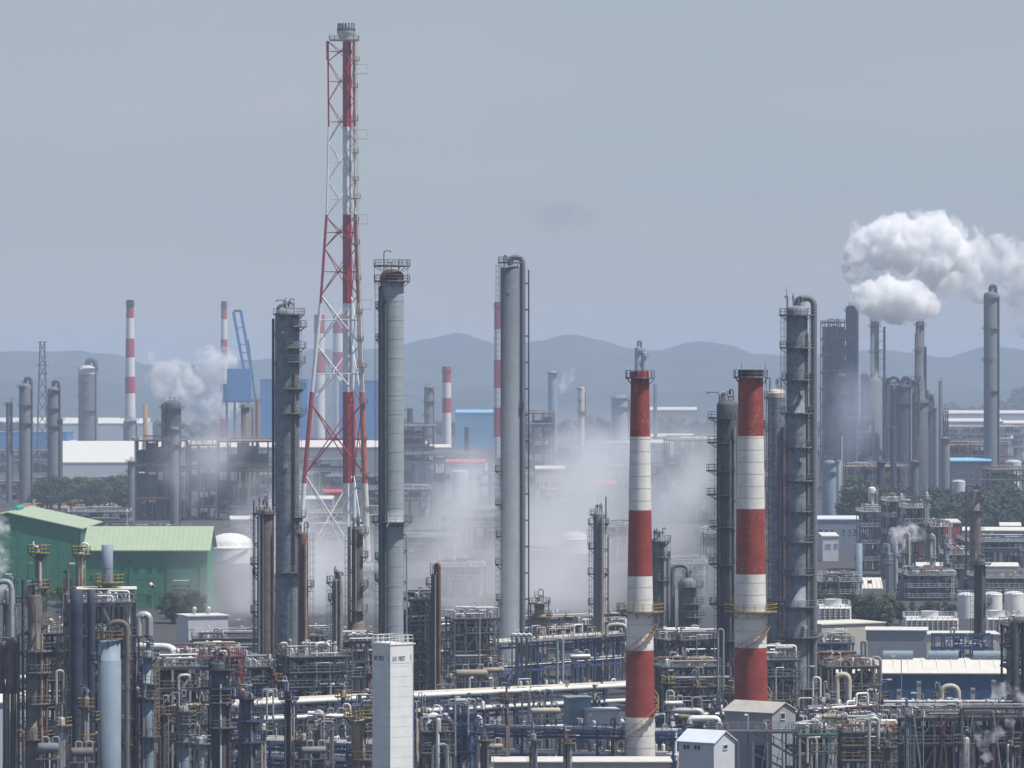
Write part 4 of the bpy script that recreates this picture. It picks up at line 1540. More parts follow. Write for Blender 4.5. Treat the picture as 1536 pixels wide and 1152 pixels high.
# ------------------------------------------------------------------ tall process columns of the near plant
# mottled grey tower left of the flare
column('distillation_column', 'thick mottled dark grey column left of the flare tower', 431, 462, 800, 37, 'mottled', n=32,
       segs=[(1010, 40), (462, 37)], head=7,
       plats=[(472, -40, 200, 1.0), (490, -10, 120, 1.4), (522, -20, 150, 1.3), (543, -30, 120, 1.2), (583, -30, 150, 1.1), (620, -30, 140, 1.4), (775, -10, 110, 1.3), (858, -80, 200, 1.4)],
       ladders=[(858, 472, -35), (2000, 858, -60)], lines=[(-21, 4, 478, 2000, 'dark'), (12, 4, 560, 860, 'brown'), (20, 3, 840, 1010, 'galv')],
       davit=(-2, 12, -14), lampposts=[(10, 8)], manways=[(500, -110), (700, -95), (585, 10), (780, 5)], neck=(5, 4, -14, 540, 'mottled'))
# pale smooth column with rusted cap
column('distillation_column', 'pale grey column with rusted cap between flare tower and smooth column', 588, 404, 780, 36, 'pale', n=40, segs=[(790, 35), (424, 35.5), (404, 35)],
       capmat='rustcap', domek=0.62, head=3,
       plats=[(422, -90, 360, 1.2), (399, -90, 360, 1.25, 'rail'), (783, -90, 320, 1.6), (462, 180, 60, 0.9), (510, 180, 60, 0.9), (838, 180, 60, 1.0), (870, 180, 60, 1.0)],
       ladders=[(783, 422, 186), (2000, 783, 186)], lines=[(-15, 4, 440, 2000, 'grey'), (-10, 3.5, 450, 2000, 'dark'), (-17.5, 5, 430, 2000, 'dark'), (22, 2.5, 802, 2000, 'galv', 'in')],
       lampposts=[(-26, 10), (-2, 12), (24, 10)], davit=(-12, 28, 10))
# the tallest smooth column
column('distillation_column', 'tallest smooth grey column with dark side pipe, middle of the plant', 765, 398, 860, 31, 'smooth', n=40, segs=[(1010, 33), (398, 29)], rings=False, domek=0.35, head=3,
       plats=[(394, -90, 360, 0.5), (707, 180, 70, 1.1), (757, 190, 100, 1.1), (805, 180, 60, 0.9), (847, 180, 70, 1.1), (612, 0, 50, 0.9), (900, 180, 60, 0.9)],
       ladders=[(2000, 398, 168)], lines=[(28, 2.2, 405, 2000, 'dark'), (-17, 5, 905, 2000, 'grey', 'in')], neck=(8.5, 12, 19, 1020, 'smooth'), manways=[(439, -104)])
# tall tower with side pipe at right
column('distillation_column', 'tall grey tower with separate side pipe right of second striped chimney', 1195.5, 458, 740, 33, 'mottled', n=32, segs=[(900, 37), (620, 35), (458, 32)], head=6,
       plats=[(473, -120, 220, 1.3), (522, -90, 220, 1.2), (570, -90, 200, 0.8), (620, -90, 190, 0.9), (671, -90, 190, 0.8), (721, -90, 190, 0.9), (767, -90, 190, 0.8), (813, -90, 200, 0.9), (862, -90, 200, 0.9), (910, -90, 240, 1.0), (955, -80, 240, 1.6), (1032, -80, 240, 1.6)],
       ladders=[(2000, 473, 200), (955, 473, -20)], lines=[(15, 3, 500, 2000, 'brown'), (20, 2.5, 560, 2000, 'dark')], neck=(9.5, 11, 25.5, 1090, 'grey'), lampposts=[(-16, 24)], davit=(-14, 14, -4),
       manways=[(590, -70), (690, -75), (940, -60)])
# brown-streaked column between chimney and tower
column('distillation_column', 'rust streaked column with white head, tight against tall tower at right', 1165, 583, 800, 27, 'mottled', n=28, capmat='cream', domek=0.5, head=5,
       plats=[(596, 180, 120, 0.7), (640, 180, 60, 0.9), (700, 180, 60, 0.9), (770, 180, 60, 0.9), (840, 180, 60, 0.9), (905, -90, 180, 0.9), (960, -90, 300, 1.1)],
       ladders=[(2000, 596, 190)], lines=[(9, 5, 640, 2000, 'rusty'), (4, 2.5, 700, 2000, 'brown')])
# dark column with platforms, left of second chimney
column('distillation_column', 'dark column with many left hand platforms beside second striped chimney', 1091, 600, 780, 33, 'dark', n=28, head=8,
       segs=[(1000, 34), (600, 32)],
       plats=[(627, 190, 200, 1.7), (664, 190, 180, 1.7), (706, 190, 180, 1.9), (742, 190, 180, 1.8), (790, 190, 200, 1.3), (846, 190, 200, 1.5), (906, 200, 200, 1.4), (960, -90, 260, 1.4)],
       ladders=[(2000, 627, 215)], lines=[(10, 3, 640, 2000, 'galv'), (3, 4, 660, 2000, 'brown'), (-12, 3, 680, 2000, 'steel')], davit=(-12, 12, -18), rail='steel', lampposts=[(-6, 12)])
# pair of brown grey columns left of the mottled tower
column('distillation_column', 'brown grey column with tall thin ladder pipe left of mottled tower', 398, 762, 760, 25, 'brown', n=24, segs=[(762, 25)], head=5,
       plats=[(770, -90, 200, 0.6), (846, 180, 70, 1.2), (862, 180, 60, 0.8), (918, 180, 70, 1.2)], ladders=[(2000, 770, 182)],
       lines=[(-17, 2.2, 750, 2000, 'dark'), (-8, 4, 768, 2000, 'silver'), (-3, 3.5, 765, 2000, 'steel'), (12, 3, 800, 2000, 'brown'), (14, 3, 770, 860, 'white')], davit=(4, 26, -5))
column('distillation_column', 'slim rust red column right beside the mottled tower', 455, 798, 752, 16, 'rusty', n=20, segs=[(798, 15)], head=4, lines=[(4, 3.5, 810, 2000, 'tan'), (-7, 2.5, 800, 2000, 'dark')],
       plats=[(800, 180, 140, 0.9), (880, 0, 80, 1.0)], ladders=[(2000, 800, 0)])
column('distillation_column', 'short slim column with bristling pipes on its head, below flare tower', 506, 868, 740, 16, 'grey', n=20, head=9, plats=[(874, 180, 90, 1.0), (900, 180, 100, 0.7)],
       ladders=[(2000, 874, 200)], lines=[(5, 4, 862, 2000, 'tan'), (-1, 2.5, 870, 2000, 'galv')])
column('distillation_column', 'slim brownish column with dark side ladder just left of pale column', 536, 790, 770, 17, 'brown', n=20, head=6, segs=[(985, 20), (935, 24), (790, 17)],
       plats=[(800, 0, 140, 1.1), (836, 0, 80, 1.0), (880, 10, 120, 1.0), (916, -60, 160, 0.9), (986, -90, 260, 1.0)], ladders=[(2000, 800, -150)],
       lines=[(-12, 4.5, 790, 2000, 'dark'), (-2, 2.5, 800, 940, 'galv')])
column('distillation_column', 'small dark column with red brown pipe right of white square tower', 653, 860, 790, 13, 'dark', n=18, head=6, plats=[(876, 180, 70, 1.0), (900, 180, 60, 0.9)],
       ladders=[(2000, 876, 200)], lines=[(6, 5, 846, 2000, 'rusty', True), (0, 2.6, 862, 2000, 'galv')], davit=(-7, 16, 0))
column('distillation_column', 'short stubby column inside scaffold right of tallest smooth column', 809, 902, 880, 20, 'tan', n=20, segs=[(922, 21), (902, 15)], head=6, plats=[(905, -90, 320, 1.3, 'rail'), (925, -90, 320, 1.1, 'orange')],
       ladders=[(2000, 905, -170)], davit=(6, 18, -6), lines=[(14, 2.2, 900, 2000, 'rail'), (-13, 2.2, 905, 2000, 'rail')])
column('distillation_column', 'slim grey column with ladders both sides, left of front striped chimney', 898, 768, 880, 17, 'grey', n=22, segs=[(768, 16)], head=6,
       plats=[(772, 180, 120, 0.8), (786, 180, 60, 1.1), (786, 0, 60, 1.1), (823, 180, 60, 1.0), (861, 180, 70, 1.2), (861, 0, 70, 1.0), (906, 180, 70, 1.1)],
       ladders=[(2000, 786, 182), (2000, 800, -2)], lines=[(5, 4, 775, 2000, 'tan'), (14, 2, 805, 2000, 'dark'), (11, 2.6, 745, 800, 'galv')])
column('distillation_column', 'column peeking out right of the front striped chimney', 988, 806, 830, 22, 'grey', n=20, head=7, plats=[(812, -60, 200, 1.0), (835, -60, 200, 0.9), (870, -60, 180, 1.0), (940, -60, 200, 1.0)],
       ladders=[(2000, 812, -20)], lines=[(8, 4, 820, 2000, 'pale'), (14, 3, 840, 2000, 'galv')], davit=(6, 14, 4))
column('distillation_column', 'squat dark vessel column with grey hairpin pipe between striped chimneys', 1031, 866, 830, 27, 'grey', n=24, head=8, domek=0.8,
       plats=[(880, -30, 200, 1.4), (905, -20, 180, 1.5), (925, -20, 200, 1.6), (975, -90, 300, 1.3)], ladders=[(2000, 880, -20)], lines=[(10, 3, 880, 2000, 'galv'), (15, 3, 905, 2000, 'rusty')], neck=(6.5, 18, -22, 985, 'grey'))
column('distillation_column', 'narrow pipe-like column left of squat vessel between striped chimneys', 1003, 842, 840, 7, 'smooth', n=14, head=2, rings=False)
column('distillation_column', 'dark lone column with pale hairpin pipe right of the blue hall roof', 1470, 838, 900, 17, 'dark', n=22, segs=[(990, 19), (838, 17)], head=8, plats=[(846, -60, 200, 1.2), (906, 0, 90, 1.4)],
       ladders=[(2000, 846, 200)], lines=[(-8, 4, 905, 2000, 'black'), (2, 3, 850, 2000, 'brown')])
column('distillation_column', 'upper brown column with white capped bent pipe before the right woods', 1463, 734, 1250, 17, 'brown', n=22, head=6, segs=[(768, 17), (734, 13)], plats=[(766, -60, 240, 1.4), (738, 0, 120, 1.6)],
       lines=[(-14, 3.2, 728, 880, 'dark', True)], davit=(4, 14, 40), ladders=[(2000, 766, 10)])

# ------------------------------------------------------------------ far plant
def fchim(px, d, tops, mats, w0, w1, yb, label, cage=True):
    t, R = chimney('striped_chimney', label, px, d, tops, w0, w1, tops[0], yb, mats, 'far striped chimneys', n=20, rings=0,
                   plats=[(tops[0] + 6, 1.2, 'rail', 360, 0)] if cage else ())
    return t


fchim(195, 3300, [450, 461, 477, 508, 536, 565, 590], ['black', 'far_red', 'far_white', 'far_red', 'far_white', 'far_red', 'far_white'], 11, 16, 610, 'far left red and white chimney with sooty top')
fchim(336, 4300, [452, 463, 479, 509, 540, 570], ['black', 'far_red', 'far_white', 'far_red', 'far_white', 'far_red'], 8.5, 11, 560, 'far red and white chimney beside the blue crane jib')
fchim(670, 3300, [550, 574, 597, 619, 655], ['far_red', 'far_white', 'far_red', 'far_white', 'far_white'], 13, 14, 655, 'short far striped chimney between pale and smooth columns')
fchim(746, 3600, [453, 494, 540, 582, 611, 655], ['far_red', 'far_white', 'far_red', 'far_white', 'far_red', 'far_white'], 9.5, 12, 655, 'far striped chimney hiding behind the tallest smooth column')
fchim(479, 4600, [472, 500, 528, 560], ['far_red', 'far_white', 'far_red', 'far_white'], 16, 18, 620, 'left one of two faint chimneys behind the flare tower', False)
fchim(507, 4600, [472, 500, 528, 560], ['far_red', 'far_white', 'far_red', 'far_white'], 15, 18, 620, 'right one of two faint chimneys behind the flare tower', False)

# power pylon
py = thing('power_pylon', 'thin lattice power pylon against the left hills', 'pylon', (X(63.5, 3000), 3000, 0))
s = 3000 / F
zt = Z(513, 3000)
for sx in (-1, 1):
    for sy in (-1, 1):
        MB().bar((sx * 4.2, sy * 4.2, 0), (sx * 1.6, sy * 1.6, zt), 0.5).build('leg', G['steel'], py)
m = MB()
for k in range(11):
    z0, z1 = zt * k / 11, zt * (k + 1) / 11
    r0, r1 = 4.2 - 2.6 * k / 11, 4.2 - 2.6 * (k + 1) / 11
    for sg in (-1, 1):
        m.bar((-r0, sg * r0, z0), (r1, sg * r1, z1), 0.28).bar((r0, sg * r0, z0), (-r1, sg * r1, z1), 0.28)
        m.bar((sg * r0, -r0, z0), (sg * r1, r1, z1), 0.28)
m.build('lattice', G['steel'], py)
for y, w in ((513, 14), (521, 10), (548, 20), (560, 15)):
    MB().bar((-w / 2 * s, 0, Z(y, 3000)), (w / 2 * s, 0, Z(y, 3000)), 0.6).build('cross_arm', G['steel'], py)

# blue dockside crane
D = 3900
s = D / F
cr = thing('dock_crane', 'far bright blue dockside crane with raised jib behind steam', 'crane', (X(365, D), D, 0))
def C(px, py_, dy=0): return Vector(((px - 365) * s, dy, Z(py_, D)))
for a, b in (((350, 468), (368, 566)), ((361, 466), (379, 566))):
    MB().bar(C(*a), C(*b), 2.6).build('jib_boom', G['craneblue'], cr)
MB().bar(C(350, 467), C(362, 466), 2.2).build('jib_head', G['bluewall'], cr)
for k in range(1, 8):
    u = k / 8
    if k in (4, 5, 6, 7, 2):
        MB().bar(C(350, 468).lerp(C(368, 566), u), C(361, 466).lerp(C(379, 566), u), 0.8).build('jib_brace', G['bluewall'], cr)
MB().bar(C(372, 510), C(383, 600), 1.6).build('backstay', G['bluewall'], cr)
MB().cbox(C(359, 577), 36 * s, 14, 48 * s).build('machine_house', G['craneblue'], cr)
MB().cbox(C(346, 588), 22 * s, 12, 24 * s).build('winch_house', G['craneblue'], cr)
MB().bar(C(338, 600), C(356, 560), 2.2).build('backstay', G['craneblue'], cr)
MB().bar(C(334, 601), C(392, 601), 3.0).build('portal_beam', G['craneblue'], cr)
for px in (340, 352, 372, 384):
    MB().bar((((px - 365) * s), 0, 0), C(px, 600), 2.0).build('portal_leg', G['craneblue'], cr)
for (px, w, tp, d, lb) in ((428, 70, 570, 4300, 'bright blue shipyard hall behind the mottled tower'), (540, 60, 572, 4300, 'bright blue shipyard hall right of flare tower legs'),
                           (50, 110, 649, 3900, 'low blue roofed hall at far left')):
    box_hall('dock_hall', lb, 'hall', px, d, w, 60, tp, 'craneblue', 'craneblue', group='far blue halls')

# long white and grey sheds on the left flat
t, W, ze, zr = box_hall('storage_shed', 'long white roofed shed on the left flat with curved white roof', 'shed', 150, 2750, 125, 130, 692, 'palewall', 'whiteroof', ridge=663, rz=0.06)
t, W, ze, zr = box_hall('storage_shed', 'very long grey shed with white roof edge behind flare tower', 'shed', 440, 2900, 400, 60, 671, 'greywall', 'whiteroof', ridge=662)
t, W, ze, zr = box_hall('storage_shed', 'farther white shed above the left white roof', 'shed', 140, 4300, 170, 60, 636, 'palewall', 'whiteroof', ridge=629)
t, W, ze, zr = box_hall('storage_shed', 'distant pale shed behind the left columns', 'shed', 60, 5200, 240, 60, 634, 'palewall', 'whiteroof', ridge=628)
for i, (px, tp, d, w, wm, rm) in enumerate([(720, 616, 4200, 70, 'skyblue', 'skyblue'), (1010, 612, 5600, 70, 'tan', 'creamroof'), (980, 652, 3700, 120, 'palewall', 'whiteroof'), (960, 661, 3300, 90, 'greywall', 'whiteroof'),
                                             (1050, 655, 3400, 60, 'greywall', 'whiteroof'), (905, 722, 1900, 36, 'greywall', 'redroof'), (700, 690, 2300, 60, 'palewall', 'redroof'), (825, 700, 2100, 44, 'beige', 'creamroof'),
                                             (640, 668, 2800, 70, 'palewall', 'whiteroof'), (1460, 617, 5000, 160, 'palewall', 'whiteroof'), (1440, 629, 4300, 120, 'greywall', 'creamroof'), (1520, 632, 4300, 60, 'greywall', 'creamroof'),
                                             (1455, 688, 2300, 60, 'steel', 'skyblue'), (1405, 780, 1500, 60, 'redpaint', 'whiteroof'), (1500, 792, 1450, 110, 'greywall', 'creamroof'), (1255, 775, 1600, 62, 'bluegrey', 'blueroof'),
                                             (1240, 800, 1500, 24, 'palewall', 'whiteroof'), (1515, 785, 1500, 30, 'palewall', 'whiteroof'), (1275, 868, 1300, 90, 'beige', 'creamroof'), (1410, 820, 1400, 34, 'redpaint', 'redroof'), (1450, 845, 1330, 150, 'greywall', 'creamroof'),
                                             (1290, 690, 2600, 60, 'bluegrey', 'blueroof'), (560, 668, 3000, 60, 'palewall', 'whiteroof'), (470, 745, 1900, 60, 'greywall', 'whiteroof'), (500, 735, 2000, 30, 'tan', 'redroof'), (1500, 655, 3600, 90, 'palewall', 'whiteroof'),
                                             (1400, 652, 3700, 60, 'palewall', 'whiteroof'), (400, 775, 1850, 110, 'greywall', 'whiteroof')]):
    rise = {5: 6, 18: 18}.get(i, 4)
    t, W, ze, zr = box_hall('shed', None, 'shed', px, d, w, max(14, M(w, d) * 0.5), tp + rise, wm, rm, ridge=tp, rz=((i * 37) % 11 - 5) * 0.03, group='scattered sheds and halls',
                            windows=[('f', -M(w, d) / 2 + M(w, d) * (k + 0.5) / 7, max(2.0, Z(tp + rise, d) * 0.62), M(w, d) / 7 * (0.45 if (i + k) % 3 else 0.7), max(0.8, Z(tp + rise, d) * 0.16)) for k in range(7) if (i * 5 + k * 3) % 4] if d < 3600 else ())
    auto(t, {'skyblue': 'light blue shed', 'redroof': 'red roofed shed', 'creamroof': 'cream roofed shed', 'whiteroof': 'white roofed shed', 'blueroof': 'pale blue roofed shed'}[rm], px, True)
    if i in (18, 13, 15, 26):
        dpt = max(14, M(w, d) * 0.5)
        ribs(t, -W / 2, W / 2, 0, 0, 0, W / 14, rm, 'roof_rib', 0.3, 0.12, slope=((-dpt / 2 - 0.2, ze + 0.35), (0, zr + 0.35)))

# far columns
FC = [('orange painted stack', 218, 606, 3300, 7, 'orange', 0), ('twin slender column, left of the pair', 14, 602, 2200, 10, 'grey', 1), ('tall grey column with ladder', 38, 575, 2200, 19, 'grey', 3), ('tall grey column with curved head pipe', 80, 580, 2150, 18, 'smooth', 3), ('thin dark column', 90, 626, 2150, 8, 'dark', 1),
      ('broad column with white head and pipe cage', 131, 548, 3500, 27, 'grey', 5), ('dark base structure under the striped chimney', 195, 628, 3250, 20, 'mottled', 2),
      ('slim column before dark process block', 197, 690, 1900, 11, 'grey', 2), ('slim pale column before dark process block', 262, 640, 1850, 15, 'smooth', 2),
      ('grey far column', 643, 578, 2900, 14, 'grey', 3), ('dark square-topped column', 829, 556, 3800, 14, 'bluegrey', 1), ('pale lamp-lit column', 872, 580, 3400, 10, 'cream', 3), ('broad blue grey column block', 930, 592, 3300, 26, 'bluegrey', 2), ('thin stack', 983, 576, 3400, 6, 'steel', 0),
      ('far column with hairpin head pipe above the chimney top', 957, 520, 2400, 10, 'bluegrey', 1), ('thin column beside hairpin column', 966, 528, 2400, 7, 'bluegrey', 1),
      ('tall dark column of the smoking block', 1277, 458, 2500, 17, 'navy', 2), ('grey cone-shouldered steaming stack', 1312, 482, 2450, 26, 'grey', 2), ('dark pipe-like column', 1329, 566, 2480, 11, 'navy', 1), ('dark wide column', 1354, 575, 2400, 22, 'navy', 2),
      ('crooked dark stack wrapped in piping', 1380, 480, 2450, 15, 'dark', 4), ('thin stack with red light', 1411, 571, 2400, 6, 'steel', 0), ('tall lone grey column', 1486, 437, 2300, 21, 'smooth', 4), ('low dark column', 1340, 640, 2000, 10, 'navy', 1), ('dark side column', 1297, 560, 2480, 12, 'navy', 2), ('dark side column', 1341, 585, 2460, 9, 'navy', 1), ('dark round column', 1367, 568, 2470, 10, 'dark', 2), ('dark side column', 1394, 590, 2470, 12, 'navy', 2), ('grey short column', 1404, 610, 2450, 8, 'mottled', 1), ('dark broad column', 1262, 560, 2440, 16, 'navy', 2), ('stub column', 1418, 655, 2100, 13, 'grey', 1),
      ('pale slim column before dark haze', 1258, 690, 1800, 7, 'pale', 1), ('wide dim column', 1245, 690, 1850, 24, 'bluegrey', 2), ('thin white pole column', 1262, 655, 1830, 4, 'galv', 0), ('dark round stack before beige roof', 1288, 815, 1180, 11, 'bluegrey', 0),
      ('stubby stack on right process block', 368, 606, 2000, 13, 'brown', 1), ('thin rusty stack on right process block', 386, 600, 2000, 5, 'rusty', 0), ('thin stack', 379, 612, 2000, 4, 'rusty', 0), ('slim dark column', 700, 640, 3000, 7, 'navy', 0), ('slim column in mist', 598, 630, 2700, 8, 'grey', 1),
      ('slim column', 615, 612, 2900, 9, 'navy', 1), ('slim grey column', 492, 640, 3100, 8, 'grey', 1), ('slim far column', 506, 655, 3100, 7, 'grey', 1), ('dark low column', 1300, 700, 1700, 9, 'navy', 1), ('dim column', 1321, 690, 1700, 12, 'navy', 1), ('dark slim column', 1350, 700, 1750, 8, 'navy', 1), ('dark slim column', 1372, 690, 1800, 12, 'steel', 1)]
for i, (lb, px, tp, d, w, mt, npl) in enumerate(FC):
    rr = random.Random(900 + i)
    gy = CY + H * F / d
    pl = [(tp + (gy - tp) * k, rr.choice((0, 180, -90)), 200, M(5, d) * 0.7) for k in [0.03 + 0.15 * j for j in range(npl)]]
    segs = None
    kw = {}
    if px == 1312: segs = [(572, 26), (560, 13), (482, 13)]
    if px == 1380: segs = [(600, 24), (570, 18), (520, 15), (482, 13)]
    if px in (957, 38, 80, 131, 1486, 1354): kw['neck'] = (w * 0.3, 8, w * (0.45 if px != 1486 else 0.35), gy - 6, 'steel' if mt != 'navy' else 'navy')
    lns = [(w / 2 + 1, max(1.5, w * 0.14), tp + 8, 2000, rr.choice(('dark', 'steel', 'galv')))] if npl > 1 else []
    if px == 1380:
        lns = [(-7, 3, 500, 2000, 'dark'), (8, 3, 520, 2000, 'navy'), (11, 4, 585, 2000, 'rusty'), (-10, 5, 590, 2000, 'dark')]
    t = column('process_column' if 'stack' not in lb else 'stack', None, px, tp, d, w, mt, 'column' if 'stack' not in lb else 'stack', segs=segs, plats=pl, lines=lns, head=4 if npl > 1 else 1, n=18, rings=False, group='columns of the far plant', seed=i, skirt=False,
               domek=0.1 if ('stack' in lb) else 0.5, capmat='whiteroof' if px in (131,) else None, **kw)
    auto(t, lb, px, True)

# dark process blocks
def fframe(lab, px, d, w, dep, lv, nx, mat, seed, post=0.5, own=True, pipes=26, rz=0.05, kit=24, rails='decko', deckm='decko', ny=2, fill=0.75, fillm=('navy', 'dark', 'navy', 'steel')):
    return frame(lab if own else None, px, d, w, dep, lv, nx, ny, rz, mat, 'process_block', 'process block', post=post, base_lab=lab, pipes=pipes, seed=seed, far=True, kit=kit, rails=rails, deckm=deckm, group='far process blocks', fill=fill, fillm=fillm,
                 pm=('navy', 'steel', 'galv', 'rusty', 'grey', 'silver', 'dark'))


fframe('dark multi-storey process block with orange deck edges, left one', 243, 1950, 74, 22, [661, 699, 706, 748, 775], 5, 'navy', 51)
fframe('dark multi-storey process block with orange deck edges, right one', 372, 1950, 90, 22, [662, 699, 706, 757, 768], 6, 'navy', 52)
fframe('lower link structure between the two dark process blocks', 306, 1980, 44, 20, [668, 690, 702, 735, 760], 3, 'navy', 53, pipes=18)
drum_ = column('reactor_vessel', 'dark round vessel on top of the left dark process block', 258, 600, 1955, 28, 'dark', 'vessel', head=6, plats=[(612, -90, 360, 1.6), (640, -90, 300, 2.0)], n=20, lines=[(-12, 6, 606, 700, 'dark')])
fframe('dark tall smoking block under the white steam cloud', 1252, 2550, 36, 20, [484, 510, 535, 560, 585, 610, 640, 670, 700], 3, 'navy', 54, fill=1.0, fillm=('navy', 'dark', 'navy'), pipes=40, kit=30, rails='steel', deckm='navy')
fframe('dark structure between steaming stack and crooked stack', 1346, 2500, 40, 20, [575, 600, 630, 660, 690], 3, 'navy', 55, fill=0.95, fillm=('navy', 'dark'), pipes=26, rails='steel')
fframe('low brown process rows behind lone right column', 1440, 2500, 130, 30, [668, 684, 700], 9, 'brown', 56, pipes=40, kit=40)
fframe('low rusty process rows right of the smoking block', 1310, 2200, 90, 30, [700, 715, 730], 7, 'brown', 57, pipes=44, kit=50)
fframe('stacked pale car-park like structure at far right', 1470, 3300, 130, 40, [640, 650, 660, 670], 10, 'galv', 58, fillm=('galv', 'steel', 'bluegrey', 'white'), pipes=14, kit=30, rails='whiteroof', deckm='whiteroof')
for i, (px, dd, w, lv, nx_, lab) in enumerate(((1306, 1420, 34, [768, 790, 815, 840], 3, 'crowded grey pipe unit right of pale blue shed'), (1340, 1380, 26, [752, 775, 800, 830], 2, 'narrow crowded pipe unit, second from pale blue shed'), (1372, 1360, 36, [762, 785, 812, 845], 3, 'crowded pipe unit with bright valves behind small steam puff'),
                                                (1408, 1350, 30, [790, 815, 845], 3, 'low crowded pipe unit beside the red sheds'), (1436, 1290, 40, [832, 852, 868], 4, 'low pipe row before the red sheds'))):
    fframe(lab, px, dd, w, 14, lv, nx_, 'steel', 300 + i, post=0.26, pipes=40, kit=90, fill=0.8, fillm=('galv', 'steel', 'grey', 'bluegrey', 'dark', 'silver'), rails='railw', deckm='galv')
for i, (px, tp, dd, w, mt) in enumerate(((1326, 748, 1390, 6, 'galv'), (1352, 740, 1370, 5, 'silver'), (1390, 738, 1350, 5, 'silver'), (1308, 730, 1430, 11, 'white'), (1360, 790, 1250, 6, 'galv'), (1398, 800, 1240, 5, 'silver'), (1420, 815, 1250, 6, 'bluegrey'), (1332, 815, 1250, 7, 'bluegrey'), (1345, 800, 1270, 4, 'galv'))):
    vessel(px, tp, dd, w, mt, None, MATWORD[mt] + ' slim vessel in the crowded pipe units', far=True, plat=2, rail='railw', group='vessels of the right pipe units')
fframe('pale pipe unit row left of white tanks', 1390, 1230, 70, 20, [862, 880, 895], 5, 'steel', 61, post=0.3, fillm=('galv', 'steel', 'dark', 'navy'), fill=0.7, pipes=80, kit=160, rails='railw', deckm='steel')
fframe('low pipe unit behind the cooling tower', 1255, 1180, 60, 16, [872, 890], 4, 'steel', 62, post=0.3, fillm=('galv', 'steel', 'dark', 'tan'), fill=0.7, pipes=40, kit=80, rails='railw', deckm='steel')
fframe('misty pipe unit behind the flare tower foot', 500, 1700, 70, 20, [770, 785, 800], 5, 'steel', 63, pipes=30, kit=30, rails='railw')
fframe('misty low unit between smooth column and front chimney', 860, 1800, 90, 24, [735, 755, 770], 6, 'steel', 64, pipes=40, kit=40, rails='railw')
fframe('misty dark unit between the striped chimneys', 1040, 1900, 80, 24, [660, 690, 720, 745], 5, 'navy', 65, pipes=34, kit=30)
fframe('blue grey unit behind the smooth column', 800, 2900, 60, 24, [620, 640, 660, 680], 4, 'navy', 66, pipes=24, kit=20)
fframe('dim unit left of short far chimney', 620, 2800, 60, 24, [640, 655, 670, 690], 4, 'navy', 67, pipes=24, kit=20)
fframe('grey low unit at the far right edge', 1510, 2000, 60, 20, [705, 720, 740], 4, 'steel', 68, pipes=24, kit=30)
fframe('low crowded pipe unit under the far left columns', 60, 2300, 130, 20, [722, 738], 8, 'steel', 69, pipes=34, kit=40)
for i, (px, d_, w, lv, nx_, mt) in enumerate(((690, 1250, 70, [850, 868], 5, 'steel'), (800, 1350, 90, [830, 845], 6, 'galv'), (720, 1600, 110, [775, 790], 7, 'navy'), (930, 1500, 80, [790, 805], 5, 'galv'), (1010, 1300, 90, [845, 862], 6, 'steel'), (600, 2000, 90, [735, 750], 6, 'steel'),
                                               (770, 2200, 100, [712, 728], 7, 'navy'), (980, 2300, 110, [700, 716], 7, 'steel'), (1150, 2100, 90, [715, 735], 6, 'navy'), (420, 1600, 80, [780, 800], 5, 'steel'), (540, 1250, 60, [855, 870], 4, 'galv'), (660, 2700, 110, [682, 695], 7, 'steel'), (900, 2900, 120, [672, 684], 8, 'navy'), (1080, 3000, 120, [668, 680], 8, 'steel'))):
    fframe('low ' + ('navy' if mt == 'navy' else 'grey' if mt == 'steel' else 'pale') + ' pipe rows', px, d_, w, 22, lv, nx_, mt, 200 + i, own=False, pipes=26, kit=24, rails='railw', deckm='steel', fillm=('steel', 'galv', 'bluegrey', 'white', 'tan'))
box_hall('clad_tower', 'dark clad block inside the smoking process block', 'building', 1250, 2562, 30, 12, 492, 'navy', 'navy')
box_hall('clad_tower', 'lower dark clad block between the far stacks', 'building', 1345, 2530, 46, 14, 596, 'navy', 'navy')
fframe('dark low process block right of the crooked stack', 1400, 2540, 36, 18, [618, 640, 662, 684], 3, 'navy', 71, pipes=26, rails='steel', fill=0.95, fillm=('navy', 'dark'))
fframe('dark low process block left of the steaming stack', 1288, 2400, 40, 18, [630, 652, 676, 700], 3, 'navy', 72, pipes=26, rails='steel', fill=0.95, fillm=('navy', 'dark', 'bluegrey'))
for i, (px, d_, w, lv, nx_, mt) in enumerate(((90, 1560, 70, [812, 822], 5, 'steel'), (230, 1620, 110, [796, 810], 7, 'navy'), (150, 1800, 90, [768, 782], 6, 'steel'), (40, 3000, 100, [676, 692], 7, 'steel'), (160, 2500, 90, [722, 732], 6, 'steel'), (350, 1500, 90, [815, 828], 6, 'steel'), (420, 2300, 100, [712, 730], 7, 'navy'),
                                               (540, 2200, 100, [715, 732], 7, 'steel'), (480, 2600, 120, [690, 705], 8, 'steel'), (640, 1500, 90, [805, 820], 6, 'steel'), (880, 2400, 110, [700, 714], 7, 'steel'), (1100, 1500, 90, [800, 818], 6, 'steel'), (1270, 3000, 110, [668, 684], 7, 'steel'), (1400, 2900, 130, [664, 680], 8, 'navy'), (1500, 2600, 90, [690, 702], 6, 'steel'),
                                               (1260, 1650, 80, [786, 800], 5, 'navy'), (1490, 1400, 90, [812, 826], 6, 'steel'), (1500, 1220, 80, [866, 880], 6, 'steel'), (1255, 1260, 50, [866, 878], 4, 'steel'), (1440, 3600, 150, [640, 652], 9, 'steel'))):
    fframe('low ' + ('navy' if mt == 'navy' else 'grey') + ' pipe rows', px, d_, w, 22, lv, nx_, mt, 400 + i, own=False, post=0.35, pipes=24, kit=34, rails='railw', deckm='steel', fillm=('steel', 'galv', 'bluegrey', 'white', 'tan', 'dark'))
